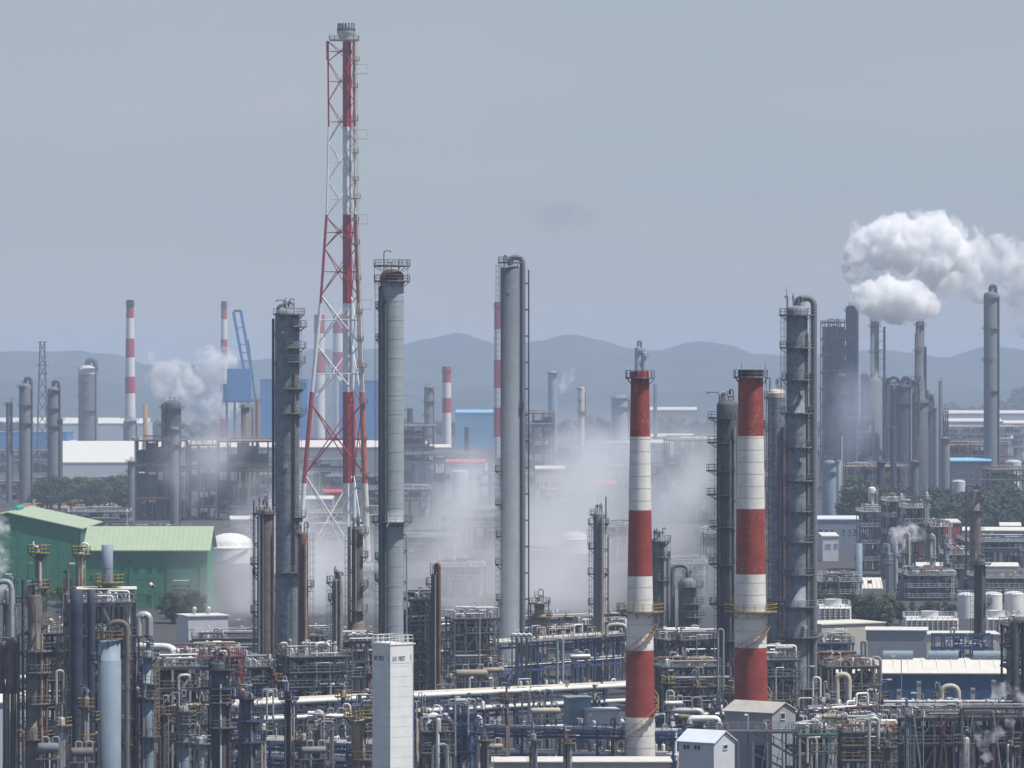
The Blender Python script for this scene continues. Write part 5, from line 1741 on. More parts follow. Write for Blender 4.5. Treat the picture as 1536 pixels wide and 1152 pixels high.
# cross ducts of the smoking block
for (a, b, r, lb) in (((1329, 572), (1354, 580), 5, 'dark bent duct from steaming stack to dark wide column'), ((1356, 578), (1378, 574), 4, 'dark bent duct reaching crooked stack')):
    d = 2440
    o = MB().path([(X(a[0], d), d, Z(640, d)), (X(a[0], d), d, Z(a[1], d)), (X((a[0] + b[0]) / 2, d), d - 4, Z(a[1] - 8, d)), (X(b[0], d), d, Z(b[1], d)), (X(b[0], d), d, Z(650, d))], M(r, d) / 2, 10, 5).build('duct', G['navy'])
    o['label'] = lb; o['category'] = 'duct'

# tanks
tank(170, 714, 2250, 40, 'bluegrey', 'low grey storage tank among trees below left white roof', k=0.08)
tank(1450, 889, 1130, 28, 'white', 'white domed tank, left of the white three, beside dark column')
tank(1489, 888, 1130, 29, 'white', 'white domed tank in the middle of the white three')
tank(1521, 887, 1135, 30, 'white', 'white domed tank, right one of the white three')
tank(860, 797, 1560, 44, 'white', 'white domed tank glowing through the mist right of smooth column', k=0.55)
tank(346, 800, 1480, 72, 'white', 'large white dome half hidden in steam right of green shed', k=0.6)
for i, (px, tp, d, w) in enumerate([(1030, 700, 2300, 26), (1000, 740, 1900, 22), (690, 705, 2200, 24), (1438, 720, 1900, 20), (1520, 690, 2300, 24), (110, 660, 3600, 16), (1180, 660, 3000, 24), (590, 700, 2300, 20)]):
    tank(px, tp, d, w, 'palewall', None, 'pale grey round storage tank')

# trees and woods
tree_mesh()
rr = random.Random(77)
for i in range(44):
    tree(rr.uniform(60, 215), rr.uniform(2080, 2200), rr.uniform(712, 742), i)
for i in range(9):
    tree(rr.uniform(30, 130), rr.uniform(1130, 1180), rr.uniform(868, 888), 30 + i)
for i in range(10):
    tree(rr.uniform(256, 318), rr.uniform(1040, 1130), rr.uniform(884, 918), 60 + i)
for i in range(34):
    tree(rr.uniform(1228, 1352), rr.uniform(1060, 1160), rr.uniform(886, 912), 90 + i)
for i in range(14):
    tree(rr.uniform(1345, 1432), rr.uniform(1130, 1180), rr.uniform(900, 912), 120 + i)
for i in range(7):
    tree(rr.uniform(1275, 1330), rr.uniform(1650, 1700), rr.uniform(718, 735), 140 + i)
wood('woods', 'dark wood of trees across the right behind the white tanks', [(X(rr.uniform(1365, 1600), d_), d_, rr.uniform(10, 17), rr.uniform(5, 8)) for d_ in [rr.uniform(1640, 1950) for _ in range(150)]], 'leafdark', 3)
wood('woods', 'far tree belt along the right horizon', [(X(rr.uniform(1385, 1640), d_), d_, rr.uniform(20, 34) + max(0, (X(1536, d_) * 0 + 0)), rr.uniform(14, 24)) for d_ in [rr.uniform(5600, 6400) for _ in range(110)]], 'leaf', 4)
wood('woods', 'taller far knoll of trees at the right edge', [(X(px_, 6000), rr.uniform(5800, 6300), 20 + max(0, (px_ - 1490)) * 0.55, 18) for px_ in [rr.uniform(1490, 1640) for _ in range(60)]], 'leaf', 6)
wood('woods', 'far tree belt along the left flat', [(X(rr.uniform(-60, 330), d_), d_, rr.uniform(12, 20), rr.uniform(8, 14)) for d_ in [rr.uniform(4600, 5200) for _ in range(80)]], 'leafdark', 8)
wood('woods', 'dim tree belt in the mist behind the middle columns', [(X(rr.uniform(560, 1230), d_), d_, rr.uniform(12, 22), rr.uniform(8, 14)) for d_ in [rr.uniform(4500, 5600) for _ in range(140)]], 'leafdark', 9)
MBs = MB(); MBs.add([(X(40, 2200), 2130, 0.05), (X(190, 2200), 2130, 0.05), (X(190, 2300), 2420, 0.05), (X(40, 2300), 2420, 0.05)], [(0, 1, 2, 3)])
struct(MBs.build('bare_soil', G['soil']))

# ------------------------------------------------------------------ green halls
t, W, ze, zr = box_hall('green_hall', 'large green gabled hall at the left edge with pale green roof edge', 'hall', 30, 1250, 210, 60, 788, 'green', 'greenroof', ridge=765, ridge_along='y', ov=0.8)
for k in range(1, 7):
    MB().box(-W / 2 + W * k / 7 - 0.12, -W / 2 + W * k / 7 + 0.12, -30.06, -30.005, 0.3, ze - 0.3).build('wall_seam', G['green'], t)
MB().box(-4, 1.5, -30.12, -30.01, 0, 6).build('roller_door', G['greywall'], t)
MB().path([(W / 2 + 0.2, -30.2, 0), (W / 2 + 0.2, -30.2, ze)], 0.2, 6).build('downpipe', G['dark'], t)
MB().box(-9, -6.8, -30.1, -30.01, 12, 13.6).build('louvre', G['dark'], t)
MB().path([(0, -12, zr + 0.7), (0, 2, zr + 0.7)], 0.9, 10).build('ridge_vent', G['teal'], t)
t, W, ze, zr = box_hall('green_shed', 'long green shed with broad pale green sloped roof and row of windows', 'shed', 226, 1190, 180, 26, 822, 'green', 'greenroof', ridge=791, ov=0.9, framem='green',
                        windows=[('f', M(x - 226, 1177), Z(853, 1177), 1.15, 1.15) for x in (190, 211, 231, 248)] + [('f', M(230 - 226, 1177), Z(896, 1177), 1.15, 1.15)])
ribs(t, -W / 2, W / 2, 0, 0, 0, 1.35, 'greenroof', 'roof_rib', 0.16, 0.09, slope=((-13.8, ze - 0.05), (0, zr + 0.33)))
for x in (200, 256, 306):
    u = M(x - 226, 1177)
    MB().path([(u, -13.15, 0), (u, -13.15, ze - 2.4)], 0.14, 6).build('downpipe', G['dark'], t)
MB().box(-W / 2, W / 2, -13.4, -13.005, ze - 2.6, ze - 0.02).build('fascia', G['green'], t)
for z in (4.0, 8.0, 12.0):
    MB().box(-W / 2, W / 2, -13.05, -13.004, z, z + 0.12).build('wall_seam', G['green'], t)
frame('open stair tower against green shed right end', 272, 1150, 22, 4, [878, 896, 912], 1, 1, 0, 'steel', 'stair_tower', 'stair tower', post=0.25, pipes=3, seed=5)

# pale box building with two ball vents
t, W, ze, zr = box_hall('box_building', 'plain pale box building with two round roof vents', 'building', 304, 960, 62, 9, 923, 'palewall', 'whiteroof', rz=0.35)
for px in (291, 313):
    m = MB().tube((M(px - 304, 960), 0, ze + 0.2), (M(px - 304, 960), 0, ze + 1.0), 0.35, n=10).lathe([(0.3, ze + 0.95), (0.55, ze + 1.2), (0.6, ze + 1.5), (0.4, ze + 1.9), (0.02, ze + 2.0)], 12, (M(px - 304, 960), 0, 0))
    m.build('roof_vent', G['silver'], t)

# cooling towers and walls by the right trees
def cooling(label, px, d, w, top, mid, seed, rz=0.0):
    s = d / F
    W = w * s
    t = thing('cooling_tower', label, 'cooling tower', (X(px, d), d, 0), rz)
    z0, z1 = Z(mid, d), Z(top, d)
    MB().box(-W / 2, W / 2, -5, 5, 0, z0 * 0.93).build('basin', G['beige'], t)
    MB().box(-W / 2 + 0.2, W / 2 - 0.2, -4.4, 4.4, z0 * 0.931, z1).build('casing', G['palewall'], t)
    n = 6
    for k in range(n):
        z = z0 + (z1 - z0) * (k + 0.2) / n
        m = MB(); m.add([(-W / 2, -5.4, z), (W / 2, -5.4, z), (W / 2, -4.45, z + (z1 - z0) / n * 0.75), (-W / 2, -4.45, z + (z1 - z0) / n * 0.75)], [(0, 1, 2, 3)])
        m.add([(-W / 2, -5.4, z - .08), (W / 2, -5.4, z - .08), (W / 2, -4.45, z + (z1 - z0) / n * 0.75 - .08), (-W / 2, -4.45, z + (z1 - z0) / n * 0.75 - .08)], [(3, 2, 1, 0)])
        m.build('louvre', G['whiteroof'], t)
    k = int(W / 1.2)
    for i in range(k + 1):
        x = -W / 2 + W * i / k
        MB().bar((x, -5.5, z0 * 0.93), (x, -5.5, z1 + 0.4), 0.14).build('mullion', G['white'], t)
    MB().rail([(-W / 2, -4.4, z1), (W / 2, -4.4, z1), (W / 2, 4.4, z1), (-W / 2, 4.4, z1)], 1.1, 0.09, True).build('railing', G['railw'], t)
    for i in range(max(1, int(W / 7))):
        x = -W / 2 + W * (i + 0.5) / max(1, int(W / 7))
        MB().lathe([(2.2, z1), (1.9, z1 + 0.8), (2.1, z1 + 1.5), None, (1.9, z1 + 1.5), (1.8, z1 + 0.3)], 18, (x, 0, 0)).build('fan_stack', G['palewall'], t)
    return t


cooling('white louvred cooling tower over beige wall, left one beside tall side pipe', 1250, 1010, 48, 908, 932, 1)
cooling('white louvred cooling tower over grey wall, right one behind blue hall', 1395, 1000, 78, 926, 946, 2)
cooling('white louvred cooling tower right of the dark lone column', 1495, 1010, 36, 925, 944, 3)
box_hall('beige_block', 'plain beige block wall building below the left cooling tower', 'building', 1258, 960, 112, 12, 934, 'beige', 'creamroof', rz=0.5)
box_hall('grey_block', 'plain dark grey block building behind the blue hall roof', 'building', 1345, 940, 90, 12, 944, 'greywall', 'creamroof', rz=-0.1)
box_hall('beige_block', 'beige walled basin block right of the grey block', 'building', 1440, 950, 110, 12, 950, 'beige', 'creamroof')
frame('blue steel frame with pale panels beside the dark lone column', 1443, 890, 86, 5, [952, 972, 995], 6, 1, 0, 'blue', pipes=8, seed=9, kit=6, decks=False, rails=None)

# ------------------------------------------------------------------ near plant, lower left corner
column('distillation_column', 'brown grey column with dark ladders at the lower left edge', 52, 890, 610, 29, 'brown', n=26, segs=[(1090, 29), (975, 27), (890, 20)], head=8,
       plats=[(976, -60, 240, 1.2), (1008, -40, 180, 1.1), (1055, -60, 220, 1.0), (1108, -90, 260, 1.2, 'orange')], ladders=[(2000, 900, 195)],
       lines=[(-24, 5, 950, 2000, 'dark', 'in'), (-17, 4.5, 870, 2000, 'navy'), (12, 4, 950, 2000, 'tan'), (18, 5, 985, 2000, 'rusty', 'in'), (4, 3, 905, 1000, 'grey')])
column('distillation_column', 'slender column with white goose neck and yellow platform before gabled green hall', 58, 828, 640, 11, 'grey', n=18, head=2,
       plats=[(829, -90, 360, 1.1, 'yellow'), (881, -30, 160, 1.0, 'yellow'), (936, -40, 160, 1.1, 'orange')], ladders=[(940, 829, 10)], lines=[(3, 4.5, 842, 965, 'cream', 'in')], neck=(3, 8, -8, 812, 'white'))
column('distillation_column', 'cream pipe bundle column with white hairpin before green hall corner', 122, 828, 645, 11, 'cream', n=18, head=2, plats=[(831, -90, 360, 0.9, 'yellow')],
       lines=[(-3, 2.5, 836, 930, 'tan'), (2, 2.5, 836, 930, 'cream'), (5, 2.5, 850, 930, 'tan')], neck=(3.4, 13, 10, 832, 'white'), ladders=[(930, 831, 150)])
chm = column('heater_stack', 'short grey heater stack with yellow railed platform before green shed', 161, 817, 640, 17, 'bluegrey', 'stack', n=24, head=0, domek=0.06, plats=[(873, -90, 360, 1.7, 'yellow')], rings=True)
vessel(101, 866, 646, 13, 'tan', 'small vessel with white ball top and yellow railings left of heater stack', plat=2, rail='yellow', pipes=2)
lamp_post(103, 846, 640, 'thin pale blue pole lamp beside yellow railed vessel', side=1, arm=0.2)
lamp_post(42, 845, 640, 'white pole standing left of the white goose neck column', side=1, arm=0.1)
lamp_post(24, 862, 640, 'pale curved lamp pole at the far left edge', side=-1, arm=0.8)
column('reactor_vessel', 'fat smooth blue grey vessel with rusty top rim, lower left', 164, 958, 605, 35, 'bluegrey', 'vessel', n=40, segs=[(990, 36), (958, 34)], domek=0.25, head=9, rings=False,
       plats=[(992, 180, 80, 1.0), (1078, 185, 90, 1.1, 'orange'), (958, -90, 360, 0.35, 'orange')], ladders=[(2000, 992, 182)], lines=[(-15, 3, 985, 2000, 'steel')], neck=(8.5, 25, 26.5, 2000, 'brown'))
frame('navy heater structure with white braces and heavy top deck, lower left', 152, 625, 96, 9, [905, 955, 990, 1035, 1080, 1120], 4, 2, 0.12, 'navy', 'heater_structure', 'steel frame', post=0.45, pipes=30, seed=21, kit=40, beamm='galv', rails='rail')
MB_ = box_hall('heater_box', 'dark heater box under the short stack, flat pale lid', 'heater', 160, 640, 82, 7, 883, 'dark', 'creamroof', rz=0.1, ov=0.4)
for (px, w, m_) in ((115, 20, 'navy'), (137, 12, 'navy')):
    o = column('riser_column', None, px, 884, 615, w, m_, 'column', n=16, head=0, rings=True, group='heater legs', domek=0.1)
    auto(o, 'dark navy riser leg', px)
column('distillation_column', 'slim grey column with orange ladder right of the fat blue grey vessel', 222, 975, 620, 16, 'bluegrey', n=20, segs=[(1050, 17), (1010, 14), (975, 14)], head=8,
       plats=[(985, -40, 200, 0.9), (1025, -60, 220, 1.0), (1047, -60, 220, 1.0), (1104, -90, 260, 1.1)], ladders=[(1104, 985, -15)], lines=[(-6, 3, 1000, 2000, 'galv')])
MB().ladder(0, 0, 0, Z(990, 615), 0, -1).build('ladder', G['orange'], thing('caged_ladder', 'tall orange caged ladder right of the slim grey column', 'ladder', (X(236, 615), 615, 0)))
pipe_loop(216, 922, 650, 16, 958, 5.5, 'silver', label='fat silver elbow pipe behind slim grey column')
o = MB().path([(X(205, 660), 662, Z(971, 660)), (X(262, 660), 660, Z(971, 660)), (X(268, 660), 658, Z(1000, 660))], M(6, 660), 14, 2).build('duct', G['white'])
o['label'] = 'fat white horizontal duct right of slim grey column'; o['category'] = 'duct'
column('distillation_column', 'small bluish column with orange ladder and top valve, before pale box building', 275, 1058, 615, 17, 'bluegrey', n=20, head=7, plats=[(1066, -60, 260, 1.1, 'orange'), (1085, -60, 220, 1.0), (1112, -90, 300, 1.1)],
       ladders=[(2000, 1066, 5)], lines=[(-5, 3, 1070, 2000, 'galv')])
column('distillation_column', 'broad dark column with blue platforms and hanging pipe, left of blue rack', 327, 990, 630, 30, 'dark', n=26, head=8, segs=[(1060, 31), (990, 27)], plats=[(1003, -60, 260, 1.3, 'blue'), (1032, -60, 240, 1.2, 'blue'), (1053, -60, 240, 1.2), (1090, -90, 280, 1.3)],
       ladders=[(2000, 1003, -20)], lines=[(17, 4.5, 972, 2000, 'rusty', 'in'), (-10, 3, 1010, 2000, 'galv'), (5, 3, 1025, 2000, 'white')])
column('distillation_column', 'dark column with blue ringed platforms in front of white pipes', 370, 1038, 615, 25, 'dark', n=24, head=7, segs=[(1085, 27), (1038, 22)], plats=[(1046, -60, 280, 1.3, 'blue'), (1080, -90, 300, 1.2, 'blue'), (1112, -90, 280, 1.2, 'blue')],
       ladders=[(2000, 1046, -10)], lines=[(-9, 3, 1050, 2000, 'grey'), (8, 3, 1040, 2000, 'galv', 'in')])
column('distillation_column', 'narrow black column post with twin silver pipes before the rack', 433, 1035, 610, 11, 'black', n=16, head=4, plats=[(1048, -90, 300, 1.0, 'blue')], lines=[(4, 3, 1040, 2000, 'tan'), (8, 2.6, 1044, 2000, 'silver'), (-5, 3, 1060, 2000, 'dark')])
column('reactor_vessel', 'tan vessel with yellow cage railings left of white square tower', 538, 1078, 615, 22, 'tan', 'vessel', n=24, head=5, domek=0.35, plats=[(1076, -90, 360, 1.2, 'yellow'), (1096, 0, 120, 1.0, 'orange'), (1138, -90, 300, 0.9, 'orange')], ladders=[(2000, 1076, -10)],
       lines=[(7, 4, 1085, 2000, 'tan', 'in')])
vessel(611, 1088, 612, 11, 'pale', 'small pale green vessel half behind white square tower', plat=1, pipes=2)
drum(72, 1122, 600, 34, 16, 'grey', 0.1, 'grey exchanger drum between left column and navy heater')
drum(122, 1128, 600, 36, 14, 'brown', 0.3, 'brownish exchanger drum under the navy heater')
# left edge: fat brown pipes, steaming vessels, white building
vessel(14, 882, 660, 16, 'pale', 'pale vessel with hooped pipe at the left edge, in steam', plat=1, pipes=2)
pipe_loop(6, 872, 655, 22, 960, 4, 'pale', label='pale arched pipe at the left edge before green hall')
pipe_loop(8, 966, 612, 22, 1040, 10.5, 'brown', label='fat brown grey elbow duct at the left edge')
o = MB().path([(X(-30, 616), 616, Z(1046, 616)), (X(22, 616), 616, Z(1018, 616)), (X(52, 616), 616, Z(1018, 616))], M(6, 606), 14, 1.4).build('duct', G['white'])
o['label'] = 'fat white slanted pipe at the left edge above white building'; o['category'] = 'duct'
box_hall('metal_building', 'pale metal building with low roof at lower left edge', 'building', 40, 690, 116, 10, 1050, 'palewall', 'whiteroof', ridge=1038, rz=0.25)

# structures and racks filling the lower left
frame('grey steel structure with white rails between fat vessel and dark column', 262, 650, 80, 9, [1000, 1032, 1070, 1108], 3, 2, 0.3, 'galv', pipes=34, seed=31, kit=50, rails='rail')
frame('low structure with green tarpaulin deck behind orange ladders', 240, 668, 90, 8, [1072, 1110], 3, 2, 0.3, 'galv', pipes=26, seed=32, kit=40, deckm='canopy')
frame('dark piping structure behind left brown column', 92, 660, 84, 9, [950, 985, 1020, 1060, 1100], 3, 2, 0.3, 'navy', pipes=34, seed=33, kit=40, rails='rail')
frame('cluttered grey structure with red rails behind broad dark column', 312, 700, 90, 9, [985, 1010, 1045, 1085], 4, 2, 0.3, 'steel', pipes=40, seed=34, kit=60, rails='redpaint')
frame('cluttered structure at the foot of brown grey column', 385, 720, 80, 9, [1000, 1025, 1060, 1100], 4, 2, 0.3, 'steel', pipes=40, seed=35, kit=60, rails='rail')
frame('cluttered structure between mottled tower and slim column', 470, 715, 90, 9, [985, 1008, 1030, 1060], 4, 2, 0.3, 'navy', pipes=46, seed=36, kit=60, rails='rail')
frame('pipe deck with pale railings between slim column and pale column', 530, 760, 70, 9, [962, 990, 1015], 3, 2, 0.3, 'steel', pipes=40, seed=37, kit=40, rails='galv')
frame('distant fence-topped walkway structure left of mottled tower', 345, 900, 110, 8, [958, 975], 6, 1, 0.1, 'steel', pipes=26, seed=38, kit=30, rails='rail')
frame('low structure with pipes right of pale box building', 340, 840, 80, 8, [985, 1000], 4, 1, 0.2, 'navy', pipes=30, seed=39, kit=40)
frame('walkway structure with railings seen between the slim columns', 480, 880, 60, 8, [955, 975, 990], 4, 1, 0.2, 'navy', pipes=26, seed=40, kit=30)

# tall dark lattice right of white tower
frame('tall dark blue lattice structure packed with piping, right of white tower', 630, 800, 40, 8, [900, 918, 938, 958, 978, 1000, 1022], 3, 2, 0.2, 'navy', post=0.36, pipes=60, seed=41, kit=40, rails='navy', pm=('navy', 'steel', 'dark', 'galv'))
frame('pale railed deck structure between dark lattice and smooth column', 708, 850, 66, 9, [928, 950, 975, 996], 4, 2, 0.2, 'steel', pipes=40, seed=42, kit=40, rails='galv')
vessel(683, 938, 870, 11, 'white', 'white square-shouldered vessel behind the pale railed deck', plat=0, pipes=1)
drum(707, 1010, 760, 50, 12, 'tan', 0.15, 'long tan horizontal drum on deck right of white tower')
pipe_loop(704, 920, 850, 34, 940, 2, 'rusty', label='rusty pipe bridge loop above the pale railed deck')

# blue rack behind the front chimney
rack('blue pipe rack two storeys high left of front striped chimney', 748, 850, 948, 880, [5.5, 10.2], 9, 6, 'blue', (7, 12), kit=60, seed=43, rails='rail', big=((1, 4.0, 0.34, 'cream'),))
rack('navy rack deeper behind the blue rack', 640, 905, 950, 930, [5, 9, 11.5], 7, 7, 'navy', (8, 8, 8), kit=50, seed=44)
for i in range(4):
    t_ = pipe_loop(771 + i * 7.5, 951, 846, 6, 957, 1.7, 'white', label=None, base='white U-bend', group='white U-bends on the blue rack')
vessel(805, 965, 862, 15, 'grey', 'short grey vessel standing inside the blue rack', plat=0, pipes=1)
pipe_loop(840, 958, 843, 8, 1030, 2, 'pale', label='pale vertical pipe with elbow before the blue rack')
pipe_loop(925, 937, 845, 30, 958, 3, 'cream', label='cream elbow pipe beside front chimney')
frame('structure with valves between blue rack and front chimney', 905, 900, 80, 9, [938, 955], 5, 2, 0.1, 'steel', pipes=30, seed=46, kit=50)

# main pipe racks across the middle foreground
rack('white twin pipe rack running behind the white square tower', 345, 672, 950, 716, [5.0, 8.6, 11.0], 8, 6, 'navy', (8, 9, 5), seed=47, kit=90, big=((2, 0.4, 0.42, 'white'), (2, 2.0, 0.55, 'cream'), (1, 0.2, 0.36, 'white'), (2, 5.0, 0.40, 'silver')), pm=('white', 'silver', 'galv', 'blue', 'grey', 'navy'))
rack('blue pipe rack with white pipes across the middle foreground', 560, 652, 1010, 640, [3.0, 6.0, 9.6], 7, 6, 'blue', (7, 9, 6), seed=48, kit=110, big=((2, 0.4, 0.34, 'silver'), (1, 0.4, 0.26, 'white'), (2, 2.2, 0.25, 'blue')), rails='blue')
rack('low blue rack in the lower left foreground', 290, 640, 580, 628, [3.0, 6.2, 8.6], 7, 6, 'blue', (7, 8, 6), seed=49, kit=70, big=((1, 0.3, 0.34, 'white'), (2, 0.4, 0.26, 'silver')))
frame('blue steel tower before the middle rack, right of white square tower', 690, 622, 40, 5, [1072, 1100, 1128], 2, 1, 0.1, 'blue', pipes=24, seed=50, kit=30, rails='blue')
frame('navy scaffold frame before the middle rack', 655, 615, 44, 5, [1098, 1130], 2, 1, 0.1, 'navy', pipes=24, seed=70, kit=30, rails='rail')
frame('galvanised frame with braces left of white tower foot', 482, 612, 36, 4, [1092, 1142], 1, 1, 0.05, 'galv', post=0.22, pipes=16, seed=71, kit=14, decks=False)
frame('blue frame cluttered with pipes beside tan vessel', 575, 640, 90, 6, [1060, 1090, 1120], 4, 1, 0.05, 'blue', pipes=40, seed=72, kit=50, rails='blue')
# grey cabin on the rack, long beige wall
box_hall('rack_cabin', 'dark blue grey cabin standing behind the rack left of front chimney', 'cabin', 866, 668, 34, 4, 1046, 'bluegrey', 'bluegrey', rz=0.2)
box_hall('rack_cabin', 'pale annex box beside the dark cabin left of front chimney', 'cabin', 902, 665, 46, 4, 1064, 'palewall', 'palewall', rz=0.2)
t, W, ze, zr = box_hall('long_building', 'long low beige building with pale roof at the bottom edge', 'building', 872, 628, 262, 8, 1140, 'beige', 'whiteroof', rz=0.0, ov=0.4)
for k in range(1, 4):
    MB().box(-W / 2 + W * k / 4 - 0.06, -W / 2 + W * k / 4 + 0.06, -4.05, -4.004, 0.2, ze - 0.1).build('downpipe', G['greywall'], t)
drum(818, 1066, 655, 46, 9, 'cream', 0.1, 'cream bent header drum left of dark cabin')
for (px, tp) in ((700, 1060), (762, 1078), (600, 1100), (640, 1112), (664, 1096)):
    vessel(px, tp, 632, 5, rnd.choice(('galv', 'tan', 'rusty')), None, 'thin standpipe with cap', plat=0, pipes=1, ladder=False)

# between and behind the two striped chimneys
frame('piping structure between the striped chimneys, upper row', 1032, 815, 90, 9, [960, 985, 1010, 1040], 4, 2, 0.2, 'steel', pipes=50, seed=73, kit=60, rails='galv')
frame('piping structure between the striped chimneys, lower row', 1030, 730, 92, 9, [1000, 1030, 1060], 4, 2, 0.2, 'steel', pipes=54, seed=74, kit=60, rails='rail', pm=('galv', 'rusty', 'white', 'tan', 'silver', 'dark'))
rack('rack with silver pipes under the striped chimney pair', 985, 690, 1250, 700, [4.5, 8.0], 7, 6, 'navy', (8, 8), seed=75, kit=60, big=((1, 0.4, 0.3, 'silver'),))
pipe_loop(1081, 944, 720, 8, 1040, 1.6, 'galv', label='thin pale goose neck pole left of second chimney')
pipe_loop(1030, 1066, 690, 46, 1082, 4.5, 'silver', label='fat silver pipe bend above the small gabled house')
pipe_loop(1056, 1078, 650, 42, 1090, 5, 'white', label='white header bend behind the small gabled house roof')
drum(1038, 1075, 690, 44, 9, 'tan', 0.1, 'tan drum low between the striped chimneys')
vessel(1062, 980, 745, 10, 'dark', 'dark vessel left of second striped chimney foot', plat=1)
frame('structure right of second chimney before tall tower', 1166, 715, 50, 7, [990, 1015, 1050], 2, 2, 0.2, 'steel', pipes=34, seed=76, kit=40, rails='galv')
pipe_loop(1160, 967, 720, 22, 1030, 2, 'galv', label='pale pipe arch right of second chimney')
# gabled grey hut and small house
t, W, ze, zr = box_hall('gabled_hut', 'grey gabled hut with pale roof at second chimney foot', 'hut', 1140, 625, 84, 6.5, 1066, 'greywall', 'hutroof', ridge=1053, rz=-0.62, windows=[('r', -0.4, Z(1072, 625), 1.1, 0.8)])
box_hall('house_base', 'lower block with parapet beneath the gabled grey hut', 'building', 1160, 634, 120, 6, 1105, 'greywall', 'greywall', rz=-0.1)
t, W, ze, zr = box_hall('small_house', 'small pale grey house with light gabled roof at bottom', 'house', 1060, 605, 62, 5.6, 1111, 'palewall', 'blueroof', ridge=1096, rz=-0.6, ov=0.3, windows=[('f', -1.6, Z(1119, 605), 1.0, 0.6), ('f', 0.2, Z(1119, 605), 1.0, 0.6), ('r', 0.2, Z(1119, 605), 1.0, 0.5)])
st = thing('outside_stair', 'grey steel outside stair with landings below gabled grey hut', 'stair', (X(1190, 612), 612, 0))
for k, (a, b) in enumerate((((-5.5, Z(1100, 612)), (2.5, Z(1150, 612))), ((-6.5, Z(1125, 612)), (-1.5, Z(1152, 612))), ((0.5, Z(1120, 612)), (4.5, Z(1090, 612))))):
    for y in (-0.5, 0.5):
        MB().bar((a[0], y, a[1]), (b[0], y, b[1]), 0.12, 0.3).build('stringer', G['galv'], st)
        m = MB()
        m.bar((a[0], y, a[1] + 1.1), (b[0], y, b[1] + 1.1), 0.08)
        for i in range(7):
            p = Vector((a[0], y, a[1])).lerp(Vector((b[0], y, b[1])), i / 6)
            m.bar(p, p + Vector((0, 0, 1.1)), 0.06)
        m.build('railing', G['rail'], st)
    n = 16
    for i in range(n):
        p = Vector((a[0], 0, a[1])).lerp(Vector((b[0], 0, b[1])), (i + 0.5) / n)
        MB().cbox(p, 0.3, 0.95, 0.05).build('tread', G['deck'], st)
for x in (-6.5, -1.0, 4.8):
    MB().bar((x, 0.8, 0), (x, 0.8, Z(1088, 612)), 0.25).build('post', G['galv'], st)
frame('railed walkway before the gabled grey hut', 1130, 612, 130, 2.2, [1098], 6, 1, -0.08, 'galv', pipes=0, seed=78, kit=6, rails='galv', post=0.2)
frame('green clad scaffold cluttered with pipes right of hut', 1222, 612, 54, 5, [1102, 1128], 3, 1, 0.1, 'galv', pipes=26, seed=79, kit=40, rails='galv', deckm='canopy')

# below and left of the blue hall
t, W, ze, zr = box_hall('blue_hall', 'long blue clad hall with cream low roof and three roof vents', 'hall', 1404, 828, 300, 15, 1006, 'bluewall', 'creamroof', ridge=989, rz=-0.035, ov=0.5)
ribs(t, -W / 2, W / 2, 0, 0, 0, 2.6, 'creamroof', 'roof_rib', 0.16, 0.08, slope=((-8.0, ze - 0.0), (0, zr + 0.3)))
for k in range(1, 14):
    MB().box(-W / 2 + W * k / 14 - .05, -W / 2 + W * k / 14 + .05, -7.56, -7.504, 0.2, ze - 0.3).build('wall_seam', G['bluewall'], t)
for px in (1347, 1415, 1482, 1270):
    u = M(px - 1404, 828)
    m = MB().path([(u - 2.9, 0, zr + 0.75), (u + 2.9, 0, zr + 0.75)], 0.95, 14).box(u - 2.8, u + 2.8, -0.8, 0.8, zr - 0.2, zr + 0.4)
    m.build('roof_vent', G['bluegrey'], t)
frame('rusty pipe structure with arched pipe left of blue hall', 1272, 760, 76, 8, [1000, 1035, 1065], 3, 2, 0.15, 'brown', pipes=30, seed=80, kit=50, rails='rail', pm=('rusty', 'tan', 'white', 'galv', 'steel'), decks=True)
pipe_loop(1264, 1012, 748, 18, 1062, 4.5, 'cream', label='thick cream arched pipe inside the rusty structure')
pipe_loop(1296, 962, 770, 6, 1070, 2.5, 'galv', label='pale stack pipe with hook left of blue hall roof')
pipe_loop(1314, 986, 765, 14, 1070, 2.2, 'galv', label='pale twin pipe loop at blue hall left end')
frame('cluttered deck behind tall tower foot with red brown pipes', 1250, 830, 50, 7, [965, 985, 1010], 3, 1, 0.1, 'blue', pipes=34, seed=81, kit=50, rails='galv')
drum(1300, 1075, 690, 90, 5, 'cream', 0.06, 'long slanting cream pipe drum before blue hall left half')
rack('rusty low rack before the blue hall', 1235, 690, 1345, 700, [5.5, 8.0, 9.2], 6, 5, 'steel', (7, 8, 6), seed=82, kit=50, pm=('cream', 'tan', 'white', 'rusty', 'galv'))
pipe_loop(1425, 1029, 668, 25, 1068, 4, 'cream', label='thick cream goose neck pipe before middle of blue hall')
